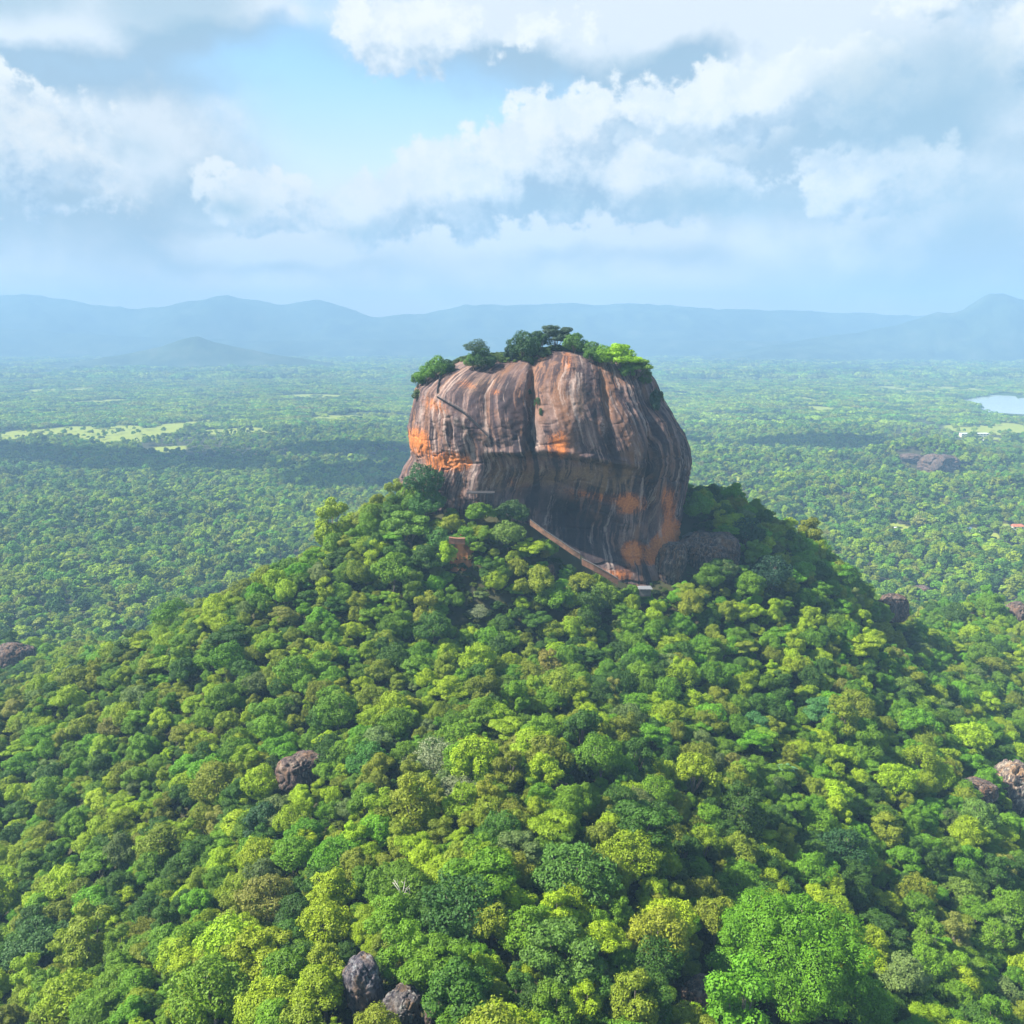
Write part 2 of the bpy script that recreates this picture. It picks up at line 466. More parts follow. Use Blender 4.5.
range_of_hills('hills', [(-260, 308), (-120, 300), (0, 294), (45, 294), (70, 298), (90, 301), (150, 307), (195, 304), (230, 298), (262, 301), (290, 305), (312, 300), (328, 298), (345, 303), (375, 317), (400, 313), (430, 310),
                         (480, 302), (520, 303), (560, 300), (600, 302), (640, 299), (670, 302), (700, 307), (745, 308), (800, 311), (860, 313), (900, 315), (960, 312), (1040, 315), (1300, 318)], 12800, 1500, 3, .8)
range_of_hills('hills', [(640, 366), (720, 354), (790, 342), (850, 333), (885, 326), (905, 320), (928, 312), (942, 313), (958, 308), (972, 299), (990, 292), (1003, 296), (1015, 299), (1040, 295), (1090, 301), (1200, 318), (1340, 340)], 10400, 1100, 14, .9)
range_of_hills('hills', [(0, 374), (60, 364), (120, 356), (165, 347), (185, 340), (203, 336), (220, 341), (245, 347), (290, 356), (340, 364), (400, 374)], 8200, 480, 22, .5)
range_of_hills('hills', [(-200, 330), (-60, 326), (40, 330), (130, 336), (260, 340), (400, 339), (520, 336), (640, 338), (760, 341), (900, 344), (1100, 342), (1300, 338)], 11400, 900, 41, .8)

# ------------------------------------------------------------------ haze
hm, t, out = material('haze')
vol = t.node('ShaderNodeVolumePrincipled', {'Color': (.31, .53, .76, 1), 'Density': 1.55e-4, 'Anisotropy': .0})
t.l.new(vol.outputs[0], out.inputs['Volume'])
mb = MB(); mb.box((0, 6900, 417), (23600, 15200, 846))
hz = mb.build('haze', hm); hz['kind'] = 'stuff'; hz['label'] = 'pale blue haze lying over the whole plain'; hz['category'] = 'haze'

# ------------------------------------------------------------------ the monolith
Y0 = 545.0
silL = [(456, 360.5), (444, 364), (430, 371), (417, 381), (411, 387), (408, 405), (404, 428), (406, 442), (408, 454), (402, 464), (398, 476), (397, 500), (398, 540), (402, 600), (404, 660)]
silR = [(642, 361), (650, 367), (655, 374), (659, 380), (664, 394), (672, 407), (680, 422), (686, 432), (690, 445), (691, 458), (688, 478), (683, 500), (680, 519), (680, 545), (678, 567), (680, 600), (682, 660)]
def sil(pts):
    p = [at(a, b, Y0) for a, b in pts]
    p = sorted([(q[2], q[0]) for q in p])
    return np.array([q[0] for q in p]), np.array([q[1] for q in p])
zl, xl = sil(silL); zr, xr = sil(silR)
ZTOP = min(zl[-1], zr[-1])
def zy(py, Y): return at(512, py, Y)[2]
fb = sorted([(zy(b, Y), Y0 - Y) for (b, Y) in [(361, 516), (366, 502), (374, 492), (390, 484), (420, 477), (452, 474), (480, 478), (520, 483), (570, 480), (620, 476), (680, 470)]])
fz = np.array([q[0] for q in fb]); fbv = np.array([q[1] for q in fb])
NT_, NZ = 900, 560
zs = np.linspace(EYE - 175, ZTOP, NZ)
kk = np.ones(9) / 9
def sm(v): return np.convolve(np.pad(v, 4, 'edge'), kk, 'valid')
XL = sm(np.interp(zs, zl, xl)); XR = sm(np.interp(zs, zr, xr)); BF = sm(np.interp(zs, fz, fbv))
BB = BF * 1.15
th = np.linspace(0, 2 * math.pi, NT_, endpoint=False)
nexp = 2.5
ct, st = np.cos(th), np.sin(th)
ex = np.sign(ct) * np.abs(ct) ** (2 / nexp); ey = np.sign(st) * np.abs(st) ** (2 / nexp)
rings = []
for i, z in enumerate(zs):
    cx, a = (XL[i] + XR[i]) / 2, (XR[i] - XL[i]) / 2
    b = np.where(ey < 0, BF[i], BB[i])
    rings.append(np.stack([cx + a * ex, Y0 + b * ey, np.full(NT_, z)], -1))
base = np.array(rings)
cx, a = (XL[-1] + XR[-1]) / 2, (XR[-1] - XL[-1]) / 2
caps = []
for k in (.985, .96, .92, .87, .8, .7, .6, .48, .36, .24, .12, .04):
    b = np.where(ey < 0, BF[-1], BB[-1])
    x = cx + a * ex * k; y = Y0 + b * ey * k
    caps.append(np.stack([x, y, ZTOP + 2.6 * (1 - k ** 3) + 0 * x], -1))
V = np.concatenate([base, np.array(caps)], 0)
# outward horizontal normal
tx = np.roll(V[:, :, 0], -1, 1) - np.roll(V[:, :, 0], 1, 1); ty = np.roll(V[:, :, 1], -1, 1) - np.roll(V[:, :, 1], 1, 1)
ln = np.hypot(tx, ty) + 1e-6
nx, ny = ty / ln, -tx / ln
px, py, dep = proj(V[:, :, 0], V[:, :, 1], V[:, :, 2])
front = sstep(.15, .6, -ny)
def G(cx, cy, sx, sy, a=0.0):
    c, s = math.cos(R(a)), math.sin(R(a))
    u = (px - cx) * c + (py - cy) * s; v = -(px - cx) * s + (py - cy) * c
    return np.exp(-(u / sx) ** 2 - (v / sy) ** 2)
def win(a0, a1, b0, b1, x): return sstep(a0, a1, x) * (1 - sstep(b0, b1, x))
wob = 3 * fbm(px / 30, py / 30, 0, 3, 3)
D = np.zeros(px.shape)
D += -8 * np.exp(-((px - 532 + (py - 400) * .03 + wob) / 4.5) ** 2) * win(345, 360, 450, 468, py)      # great cleft
D += 5.5 * G(572, 405, 32, 52) + 3.5 * G(455, 425, 28, 34) + 2.5 * G(505, 410, 16, 40) - 2.5 * G(487, 398, 7, 40)
D += -2.6 * np.exp(-((px - 606 - (py - 400) * .12 + wob) / 3.5) ** 2) * win(365, 385, 440, 470, py)
D += 3.5 * G(630, 420, 16, 40) + 2.5 * G(668, 430, 12, 30)
D += -5 * np.exp(-((px - 655 - (py - 480) * .03 + wob) / 4.0) ** 2) * win(425, 445, 520, 560, py)
led = 456 + np.interp(px, [480, 500, 550, 600, 640], [3, 0, -1, 6, 14]) + wob * .8
lw = win(476, 500, 618, 655, px)
D += -5.0 * sstep(-1.5, 3.5, py - led) * (1 - sstep(25, 60, py - led)) * lw                          # undercut below the ledge
D += 2.2 * np.exp(-((py - led + 4) / 4) ** 2) * lw
D += -13 * G(570, 521, 44, 19, 32) - 4 * G(530, 490, 22, 14)                                          # great overhang cave
D += 4.5 * G(600, 485, 26, 10, 20) + 4 * G(632, 512, 18, 22) + 7 * G(668, 565, 11, 20) - 5 * G(648, 553, 5, 16, 20)
D += -3 * G(432, 436, 7, 12) - 3 * G(449, 432, 3, 12) - 2.0 * G(470, 450, 7, 14) - 3 * G(450, 365, 10, 8)
s_ = (px - 437) * .66 - (py - 395) * .75      # along the diagonal stair ledge, signed offset
dl = ((px - 437) * (490 - 437) + (py - 395) * (437 - 395)) / (53 ** 2 + 42 ** 2)
so = ((px - 437) * (437 - 395) - (py - 395) * (490 - 437)) / math.hypot(53, 42)
D += 2.0 * sstep(-1.0, 1.0, -so) * (1 - sstep(3, 14, -so)) * win(-.05, .05, .95, 1.05, dl)
D += -3 * G(495, 470, 8, 16) - 3.0 * G(460, 490, 10, 14) + 3 * G(478, 478, 8, 14)
D += 8.5 * G(636, 582, 46, 34)
D *= front
D -= 2.6
# general weathering: large lobes, vertical flutes, cracks and grain
X, Yv, Z = V[:, :, 0], V[:, :, 1], V[:, :, 2]
D += 2.8 * fbm(X / 34, Yv / 34, Z / 46, 40, 3) + 1.0 * fbm(X / 11, Yv / 11, Z / 30, 44, 3)
fl = fbm(X / 4.6, Yv / 4.6, Z / 60, 50, 4)
D += .6 * (1 - np.abs(fl) * 2.2) * sstep(EYE - 135, EYE - 90, Z) * (.4 + .6 * (fbm(X / 40, Yv / 40, Z / 40, 53, 2) > -.2))
cr = 1 - np.abs(fbm(X / 20, Yv / 20, Z / 9, 60, 4)) * 9
D += -1.1 * np.clip(cr, 0, 1) * (1 - sstep(EYE - 80, EYE - 45, Z) * .7)
D += .45 * fbm(X / 2.2, Yv / 2.2, Z / 2.2, 70, 4)
fall = np.ones(V.shape[0]); fall[NZ:] = np.linspace(.8, 0, len(caps))
fall = fall[:, None]
V[:, :, 0] += nx * D * fall; V[:, :, 1] += ny * D * fall
V[:, :, 2] += (1.2 * fbm(X / 14, Yv / 14, 0, 80, 3)) * sstep(ZTOP - 12, ZTOP, Z)
V[:, :, 2] += 4.6 * np.exp(-((X - 28) / 17) ** 2) * sstep(ZTOP - 30, ZTOP, Z) * sstep(0, 30, 560 - Yv)
n_r = V.shape[0]
idx = np.arange(n_r * NT_).reshape(n_r, NT_)
nxt = np.roll(idx, -1, 1)
fc = np.stack([idx[:-1], nxt[:-1], nxt[1:], idx[1:]], -1).reshape(-1, 4)
px, py, dep = proj(V[:, :, 0], V[:, :, 1], V[:, :, 2])
front = sstep(-.1, .3, -ny)
orange = 2.0 * G(417, 442, 13, 10, 25) + 2.2 * G(450, 462, 21, 9) + .5 * G(470, 385, 14, 6, 15) + .7 * G(496, 392, 7, 5) + .35 * G(445, 388, 24, 18) + .5 * G(440, 408, 20, 7, 30)
orange += .95 * G(558, 447, 13, 14) + .8 * G(567, 362, 7, 14) + .3 * G(560, 420, 20, 34)
orange += 2.0 * G(630, 503, 16, 10) + 1.8 * G(669, 502, 7, 16) + 2.6 * G(674, 531, 11, 9) + 2.4 * G(660, 544, 8, 8) + 2.4 * G(651, 556, 7, 8) + 3.0 * G(633, 553, 10, 10) + 1.0 * G(622, 572, 12, 8)
orange += .7 * G(600, 497, 22, 5, 12) + .55 * G(612, 572, 26, 5, 18) + .6 * G(512, 482, 10, 8) + .4 * G(490, 478, 12, 12) + .4 * G(570, 492, 34, 9, 12)
orange += .35 * G(420, 420, 14, 20)
dark = 1.2 * G(562, 514, 42, 18, 30) + .6 * G(528, 494, 16, 10) + .7 * G(600, 550, 36, 11, 25) + 1.0 * G(684, 462, 7, 34) + .9 * G(656, 470, 5, 40) + .8 * G(640, 440, 26, 40) * .5  # shade of cave, grooves and right facet painted in, along with dark stains
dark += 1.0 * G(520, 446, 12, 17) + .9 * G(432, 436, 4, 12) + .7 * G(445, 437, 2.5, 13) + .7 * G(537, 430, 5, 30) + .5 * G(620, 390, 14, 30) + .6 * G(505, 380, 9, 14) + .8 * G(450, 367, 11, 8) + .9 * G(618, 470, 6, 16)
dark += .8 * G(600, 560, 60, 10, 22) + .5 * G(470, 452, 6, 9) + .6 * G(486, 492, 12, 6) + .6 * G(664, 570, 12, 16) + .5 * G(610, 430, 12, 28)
pale = 1.0 * G(526, 412, 1.6, 18, -4) + .9 * G(531, 408, 1.3, 14) + .7 * G(456, 421, 5, 6) + .5 * G(604, 430, 5, 34, -8) + .35 * G(575, 400, 4, 40) + .4 * G(460, 480, 5, 14, 25) + .4 * G(655, 460, 10, 14) + .4 * G(500, 450, 12, 9) + .4 * G(585, 470, 40, 8)
ochre = 1.0 * G(612, 484, 26, 16) + .8 * G(545, 478, 40, 10) + .7 * G(500, 480, 20, 14) + .6 * G(600, 470, 36, 8) + .5 * G(484, 455, 8, 8) + .5 * G(580, 400, 14, 40) + .5 * G(480, 385, 40, 16) + .4 * G(596, 520, 20, 12)
def rock_material(name, boulder=False):
    m, t, out = material(name)
    if boulder: P = U = t.node('ShaderNodeTexCoord').outputs['Object']
    else:
        P = t.node('ShaderNodeNewGeometry').outputs['Position']
        U = t.node('ShaderNodeAttribute', attribute_name='wrap').outputs['Vector']     # constant radius: streaks run straight down
    warp = t.vec('MULTIPLY', t.vec('SUBTRACT', t.noise(P, .06, 4, out=1), (.5, .5, .5)), (3.5, 3.5, 9) if not boulder else (1, 1, 1))
    Pw = t.vec('ADD', U, warp)
    k = 1.0 if not boulder else 2.2
    zk = 1.0 if not boulder else 5.0
    st1 = t.noise(t.vec('MULTIPLY', Pw, (1, 1, .08 * zk)), .30 * k, 7, .68)
    st2 = t.noise(t.vec('MULTIPLY', Pw, (1, 1, .055 * zk)), .42 * k, 7, .68)
    st3 = t.noise(t.vec('MULTIPLY', Pw, (1, 1, .10)), .11 * k, 4, .55)
    gr = t.noise(P, 1.1 * k, 6, .7); big = t.noise(P, .045 * k, 5, .6)
    c = t.ramp(st1, [(.36, (.070, .055, .062)), (.46, (.15, .115, .112)), (.54, (.25, .185, .155)), (.63, (.36, .28, .24))])
    c = t.mix(t.smooth(.46, .64, st3), c, (.25, .145, .085, 1))
    c = t.mix(t.math('MULTIPLY', t.smooth(.55, .68, big), .6), c, (.27, .15, .08, 1))
    def att(ch):
        return t.node('ShaderNodeAttribute', attribute_name=ch).outputs['Fac']
    if not boulder:
        nz = t.math('MULTIPLY', t.math('SUBTRACT', t.math('ADD', t.math('MULTIPLY', st2, .5), t.math('MULTIPLY', gr, .5)), .5), 2.2)
        def msk(ch, lo, hi, nk=1.0): return t.smooth(lo, hi, t.math('ADD', att(ch), t.math('MULTIPLY', nz, nk)))
        c = t.mix(t.math('MULTIPLY', msk('ochre', .2, .8), .75), c, t.mix(gr, (.21, .15, .07, 1), (.36, .26, .13, 1)))
        c = t.mix(t.math('MULTIPLY', msk('orange', .34, .88, .8), .92), c, t.mix(gr, (.50, .15, .035, 1), (.78, .33, .08, 1)))
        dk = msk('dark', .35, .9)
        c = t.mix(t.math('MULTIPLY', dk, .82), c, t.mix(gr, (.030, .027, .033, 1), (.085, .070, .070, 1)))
        c = t.mix(t.math('MULTIPLY', msk('pale', .35, .8), .8), c, (.50, .46, .42, 1))
    # black run-off streaks and pale lime streaks
    dks = t.math('MULTIPLY', t.smooth(.47, .53, st2), t.smooth(.36, .50, t.noise(P, .045 * k, 5)))
    c = t.mix(t.math('MULTIPLY', dks, .86), c, (.040, .033, .042, 1))
    st4 = t.noise(t.vec('MULTIPLY', t.vec('ADD', Pw, (40, 70, 11)), (1, 1, .07 * zk)), .36 * k, 7, .68)
    c = t.mix(t.math('MULTIPLY', t.smooth(.56, .63, st4), .6), c, (.50, .44, .38, 1))
    if not boulder:      # fresh orange faces where the water never runs
        c = t.mix(t.math('MULTIPLY', msk('orange', 1.0, 1.9, 1.7), .85), c, t.mix(gr, (.46, .15, .035, 1), (.85, .36, .09, 1)))
    c = t.mix(1.0, c, t.ramp(gr, [(.3, .72), (.7, 1.2)]), 'MULTIPLY')
    c = t.mix(1.0, c, (.66, .56, .54, 1) if not boulder else t.node('ShaderNodeAttribute', attribute_name='tint', attribute_type='INSTANCER').outputs['Color'], 'MULTIPLY')
    h = t.math('ADD', t.math('MULTIPLY', gr, .5), t.math('MULTIPLY', st2, .5))
    bmp = t.node('ShaderNodeBump', {'Strength': .8, 'Distance': .45, 'Height': h})
    b = t.node('ShaderNodeBsdfPrincipled', {'Base Color': c, 'Roughness': .9, 'Specular IOR Level': .2, 'Normal': bmp.outputs[0]})
    t.l.new(b.outputs[0], out.inputs[0])
    return m
RM = rock_material('monolith_gneiss')
BM_ = rock_material('boulder_gneiss', True)
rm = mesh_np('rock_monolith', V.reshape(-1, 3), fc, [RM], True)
wr = np.zeros(V.shape); wr[:, :, 0] = 64 * ct; wr[:, :, 1] = 64 * st; wr[:, :, 2] = V[:, :, 2]
q = rm.attributes.new('wrap', 'FLOAT_VECTOR', 'POINT'); q.data.foreach_set('vector', wr.astype(np.float32).ravel())
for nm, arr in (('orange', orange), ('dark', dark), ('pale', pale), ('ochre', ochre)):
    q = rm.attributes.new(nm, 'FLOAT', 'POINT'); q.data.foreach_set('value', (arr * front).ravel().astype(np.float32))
rock = link('rock_monolith', rm, label='giant flat-topped rock with orange and grey streaked cliffs rising above the forest', category='rock')
ROCK_BVH = BVHTree.FromPolygons([tuple(v) for v in V[::2, ::2].reshape(-1, 3).tolist()],
    (lambda a, b: np.stack([a[:-1], b[:-1], b[1:], a[1:]], -1).reshape(-1, 4).tolist())(*(lambda i: (i, np.roll(i, -1, 1)))(np.arange(V[::2, ::2].shape[0] * V[::2, ::2].shape[1]).reshape(V[::2, ::2].shape[:2]))))
def rock_hit(px_, py_, off=0.0):
    d = Vector(ray(px_, py_)).normalized()
    loc, nrm, i, dist = ROCK_BVH.ray_cast(Vector((0, 0, EYE)), d)
    if loc is None: return None
    return loc - d * off
def rock_top(x, y):
    loc, nrm, i, dist = ROCK_BVH.ray_cast(Vector((x, y, 600)), Vector((0, 0, -1)))
    return None if loc is None else loc.z

# ------------------------------------------------------------------ boulders
def boulder_mesh(seed, sx, sy, sz, cracks=1.0, n=80):
    th = np.linspace(0, 2 * np.pi, n * 2, endpoint=False); ph = np.linspace(-np.pi / 2, np.pi / 2, n)
    P, T = np.meshgrid(ph, th, indexing='ij')
    u = np.stack([np.cos(P) * np.cos(T), np.cos(P) * np.sin(T), np.sin(P)], -1)
    rr = 1 + .22 * fbm(u[..., 0] * 1.3, u[..., 1] * 1.3, u[..., 2] * 1.3, seed, 3)
    rr += -.10 * np.clip(1 - np.abs(fbm(u[..., 0] * 1.6, u[..., 1] * 1.6, u[..., 2] * 2.4, seed + 5, 3)) * 9, 0, 1) * cracks
    rr += .05 * fbm(u[..., 0] * 7, u[..., 1] * 7, u[..., 2] * 7, seed + 9, 4)
    q = np.sign(u) * np.abs(u) ** .8 * rr[..., None] * np.array([sx, sy, sz])
    idx = np.arange(P.size).reshape(P.shape); nx_ = np.roll(idx, -1, 1)
    f = np.stack([idx[:-1], nx_[:-1], nx_[1:], idx[1:]], -1).reshape(-1, 4)
    return mesh_np('boulder', q.reshape(-1, 3), f, [BM_], True)
keep_clear = []      # (x, y, radius) no trees here
boulder_px = []
def boulder(px_, py_, wpx, hpx, seed, label, lift=4, dz=.45, cracks=1.0, clear=1.0, tilt=0, group=None, tint=(.54, .49, .43)):
    p = hit(px_, py_ + hpx * .35, lift)
    dep = proj(p[0], p[1], p[2])[2]
    rx = wpx / F * dep / 2; rz = hpx / F * dep / 2 * 1.08
    me = boulder_mesh(seed, rx, rx * .85, rz, cracks)
    o = link('boulder', me, label=label, category='boulder')
    o['tint'] = [*tint, 1.0]
    if group: o['group'] = group
    o.location = (p[0], p[1] + rx * .4, p[2] + rz * dz)
    o.rotation_euler = (R(-8), R(tilt), R(seed * 37 % 360))
    for k in np.linspace(-.3, 1.7, 6):
        keep_clear.append((p[0], p[1] + rx * .4 - k * rx * clear, rx * 1.0))
    boulder_px.append((px_, py_, label))
    return o
boulder(300, 772, 48, 34, 11, 'domed brown boulder, cracked across its top, alone on the middle left slope', clear=1.1)
boulder(399, 797, 18, 12, 12, 'small grey boulder under dark trees just below the silvery tree', lift=3, clear=1.0)
boulder(363, 985, 42, 58, 13, 'tall blue-grey boulder with a brown broken top at the bottom edge', clear=1.25, tint=(.52, .60, .70))
boulder(402, 1008, 40, 34, 14, 'moss-stained grey boulder half hidden right of the tall blue-grey boulder', clear=1.0, tint=(.50, .56, .58))
boulder(437, 1012, 30, 26, 15, 'pale violet-grey boulder at the bottom edge, farthest right of its three neighbours', clear=1.0)
boulder(704, 997, 42, 24, 16, 'low grey boulder with a pale worn face below the great round tree', clear=1.2)
boulder(1016, 786, 46, 44, 17, 'large tan-topped boulder cut by the right edge of the photo', clear=1.4, cracks=1.6, tint=(.92, .94, .82), dz=.55)
boulder(980, 792, 38, 20, 18, 'low brown boulder against the large tan-topped one', clear=1.4, tint=(.66, .62, .55), dz=.5)
boulder(10, 657, 40, 30, 19, 'rounded purple-grey boulder on the left edge of the photo', clear=1.3)
boulder(895, 611, 32, 26, 20, 'purple-grey boulder in the shaded hollow on the right', lift=9, clear=2.6, dz=.7)
boulder(1020, 614, 30, 22, 21, 'purple-grey boulder in the hollow at the right edge', clear=1.2)
boulder(922, 590, 20, 7, 22, 'small flat pinkish boulder beyond the shaded hollow', lift=5, clear=1.2)
boulder(562, 788, 16, 12, 23, 'small mauve boulder deep among dark trees at the middle of the slope', lift=5, clear=1.0)
boulder(709, 545, 62, 44, 24, 'dark violet rock shoulder against the right foot of the giant rock', lift=2, clear=.15, dz=.1)
boulder(672, 566, 30, 46, 25, 'pointed brown slab leaning at the right foot of the giant rock', lift=0, clear=.15, dz=.6)
boulder(470, 500, 42, 24, 26, 'rust-brown boulder under the left end of the cliff terrace', lift=0, clear=.15, dz=.4)
boulder(942, 466, 40, 26, 27, 'blue-grey crag with an orange side on the wooded rise at right', lift=4, clear=.8, cracks=1.6)
boulder(913, 458, 26, 8, 28, 'orange bare slab beside the blue-grey crag at right', lift=5, clear=1.5)
boulder(551, 575, 10, 22, 29, 'narrow grey upright stone below the brick-red terrace wall', lift=3, clear=.15)

# ------------------------------------------------------------------ unseen cumulus meshes, added to cast shadow on the plain
def cumulus(cx, cy, cz, parts_, seed):
    rg = np.random.default_rng(seed); cs, fs = [], []; b = 0
    th_ = np.linspace(0, 2 * np.pi, 48, endpoint=False); ph_ = np.linspace(-np.pi / 2, np.pi / 2, 26)
    P_, T_ = np.meshgrid(ph_, th_, indexing='ij'); u = np.stack([np.cos(P_) * np.cos(T_), np.cos(P_) * np.sin(T_), np.sin(P_)], -1)
    ii = np.arange(P_.size).reshape(P_.shape); nn = np.roll(ii, -1, 1); f = np.stack([ii[:-1], nn[:-1], nn[1:], ii[1:]], -1).reshape(-1, 4)
    for (x, y, z, r) in parts_:
        q = u * (r * (1 + .25 * fbm(u[..., 0] * 2 + x, u[..., 1] * 2 + y, u[..., 2] * 2, seed, 4)))[..., None] * np.array([1.3, 1.1, .55]); q[..., 2] = np.maximum(q[..., 2], -r * .15)
        cs.append((q + np.array([x, y, z])).reshape(-1, 3)); fs.append(f + b); b += P_.size
    m, t, out = material('cloud_white')
    d = t.node('ShaderNodeBsdfDiffuse', {'Color': (.9, .9, .9, 1)}); t.l.new(d.outputs[0], out.inputs[0])
    o = link('shadow_cloud', mesh_np('shadow_cloud', np.concatenate(cs), np.concatenate(fs), [m], True), kind='structure'); o.location = (cx, cy, cz)
cg = np.random.default_rng(3)
gx0, gy0 = plain_xy(200, 468)
tsh = 1500 / math.tan(SUN_EL)
cumulus(gx0 + math.sin(SUN_AZ) * tsh, gy0 + math.cos(SUN_AZ) * tsh, 1500,
        [(cg.uniform(-900, 900), cg.uniform(-330, 330), cg.uniform(0, 60), cg.uniform(60, 185)) for k in range(22)], 5)
gx0, gy0 = plain_xy(800, 447)
cumulus(gx0 + math.sin(SUN_AZ) * tsh, gy0 + math.cos(SUN_AZ) * tsh, 1500,
        [(cg.uniform(-420, 420), cg.uniform(-160, 160), cg.uniform(0, 60), cg.uniform(60, 150)) for k in range(7)], 6)

# ------------------------------------------------------------------ foliage
def leaf_material():
    m, t, out = material('leaves')
    tint = t.node('ShaderNodeAttribute', attribute_name='tint', attribute_type='INSTANCER').outputs['Color']
    lv = t.node('ShaderNodeAttribute', attribute_name='leafvar').outputs['Fac']
    k = t.ramp(lv, [(0, .62), (.5, 1.0), (1, 1.45)])
    c = t.mix(1.0, tint, k, 'MULTIPLY')
    tip = t.smooth(.80, 1.0, lv)
    c = t.mix(t.math('MULTIPLY', tip, .25), c, (.28, .26, .06, 1))
    d = t.node('ShaderNodeBsdfPrincipled', {'Base Color': c, 'Roughness': .62, 'Specular IOR Level': .25})
    tr = t.node('ShaderNodeBsdfTranslucent', {'Color': t.mix(1.0, c, (1.15, 1.25, .55, 1), 'MULTIPLY')})
    mx = t.node('ShaderNodeMixShader', {0: .24, 1: d.outputs[0], 2: tr.outputs[0]})
    t.l.new(mx.outputs[0], out.inputs[0])
    return m
LEAF = leaf_material()
BARK = simple_mat('bark', (.16, .13, .10), .95, .4, 2)
PALE_BARK = simple_mat('pale_bark', (.55, .50, .42), .9, .25, 2)

def leaf_quads(P, N, size, rng, aspect=.62):
    n = len(P)
    N = N / (np.linalg.norm(N, axis=1, keepdims=True) + 1e-9)
    A = rng.normal(size=(n, 3)); A -= N * (A * N).sum(1, keepdims=True); A /= np.linalg.norm(A, axis=1, keepdims=True) + 1e-9
    B = np.cross(N, A)
    s = (size * rng.uniform(.55, 1.35, n))[:, None]
    j = lambda: rng.uniform(.75, 1.25, (n, 1))
    v = np.stack([P + A * s * j(), P + B * s * aspect * j() + N * s * .12, P - A * s * j(), P - B * s * aspect * j() - N * s * .1], 1)
    return v.reshape(-1, 3), np.arange(4 * n).reshape(n, 4)

def crown(seed, style='lobed', R_=5.0, leaves=9000, ls=.30, lobes=None, spread=.62, nj=.34):
    """a crown of unit-built leaf clumps, base of the tree at the origin, canopy top near 2.0*R_"""
    rng = np.random.default_rng(seed)
    cen, rad, flat = [], [], []
    if style == 'lobed':
        n = int((lobes or 15) * 1.45)
        for i in range(n):
            a = rng.uniform(0, 2 * np.pi); e = rng.uniform(-.25, 1) ** 1.0
            e = np.sin(rng.uniform(-.35, 1.45))
            c = np.array([np.cos(a) * math.sqrt(max(1 - e * e, 0)), np.sin(a) * math.sqrt(max(1 - e * e, 0)), e]) * R_ * spread * rng.uniform(.70, 1.16)
            cen.append(c); rad.append(R_ * rng.uniform(.19, .36)); flat.append(rng.uniform(.7, 1.0))
    elif style == 'umbrella':
        n = lobes or 13
        for i in range(n):
            a = rng.uniform(0, 2 * np.pi); rr = R_ * math.sqrt(rng.uniform(0, 1)) * .78
            h = R_ * (.45 - .55 * (rr / R_) ** 2) + rng.uniform(-.28, .22) * R_
            cen.append(np.array([np.cos(a) * rr, np.sin(a) * rr, h])); rad.append(R_ * rng.uniform(.26, .42)); flat.append(rng.uniform(.28, .42))
    elif style == 'dome':
        n = lobes or 60
        for i in range(n):
            k = (i + .5) / n; e = 1 - 1.25 * k; a = i * 2.39996
            h = math.sqrt(max(1 - e * e, 0))
            cen.append(np.array([np.cos(a) * h, np.sin(a) * h, e * .85]) * R_ * .78 * rng.uniform(.74, 1.16)); rad.append(R_ * rng.uniform(.13, .33)); flat.append(.75)
    elif style == 'upright':
        n = lobes or 13
        for i in range(n):
            a = rng.uniform(0, 2 * np.pi); h = rng.uniform(-.5, 1.05)
            rr = R_ * .42 * math.sqrt(max(1 - ((h - .1) / 1.05) ** 2, .05))
            cen.append(np.array([np.cos(a) * rr, np.sin(a) * rr, h * R_])); rad.append(R_ * rng.uniform(.22, .34)); flat.append(rng.uniform(.7, 1.0))
    # clumps on every lobe
    C2, R2, F2, O2 = [], [], [], []
    for c, r, f in zip(cen, rad, flat):
        m = 9
        for j in range(m):
            d = rng.normal(size=3); d[2] = abs(d[2]) * .9 + d[2] * .1; d /= np.linalg.norm(d)
            C2.append(c + d * r * np.array([.72, .72, .72 * f])); R2.append(r * rng.uniform(.32, .52)); F2.append(f ** .6)
        C2.append(c); R2.append(r * .8); F2.append(f)
    C2 = np.array(C2); R2 = np.array(R2); F2 = np.array(F2)
    w = R2 ** 2; w /= w.sum()
    n = int(leaves * 1.7)
    k = rng.choice(len(C2), n, p=w)
    d = rng.normal(size=(n, 3)); d /= np.linalg.norm(d, axis=1, keepdims=True)
    rr = R2[k] * (rng.uniform(.78, 1.08, n) + rng.exponential(.10, n))
    P = C2[k] + d * rr[:, None] * np.stack([np.ones(n), np.ones(n), F2[k]], 1)
    inside = np.zeros(n, bool)
    for i in range(len(C2)):
        q = (P - C2[i]) / np.array([1, 1, F2[i]])
        inside |= ((q ** 2).sum(1) < (R2[i] * .74) ** 2)
    keep = ~inside
    # leave some ragged gaps
    g = fbm(P[:, 0] / (R_ * .22), P[:, 1] / (R_ * .22), P[:, 2] / (R_ * .22), seed, 3)
    keep &= g > -.30 - rng.uniform(0, .3, n)
    P, d, k = P[keep][:leaves], d[keep][:leaves], k[keep][:leaves]
    N = d * 1.0 + np.array([0, 0, .3]) + rng.normal(size=P.shape) * nj
    co, fcs = leaf_quads(P, N, ls, rng)
    hue = rng.uniform(0, 1, len(C2))[k] * .42
    lv = np.clip(.27 + hue + rng.normal(size=len(P)) * .08, 0, 1)
    co[:, 2] += R_ * 1.25
    me = mesh_np('crown', co, fcs, [LEAF], False)
    at_ = me.attributes.new('leafvar', 'FLOAT', 'FACE'); at_.data.foreach_set('value', lv.astype(np.float32))
    return me, cen
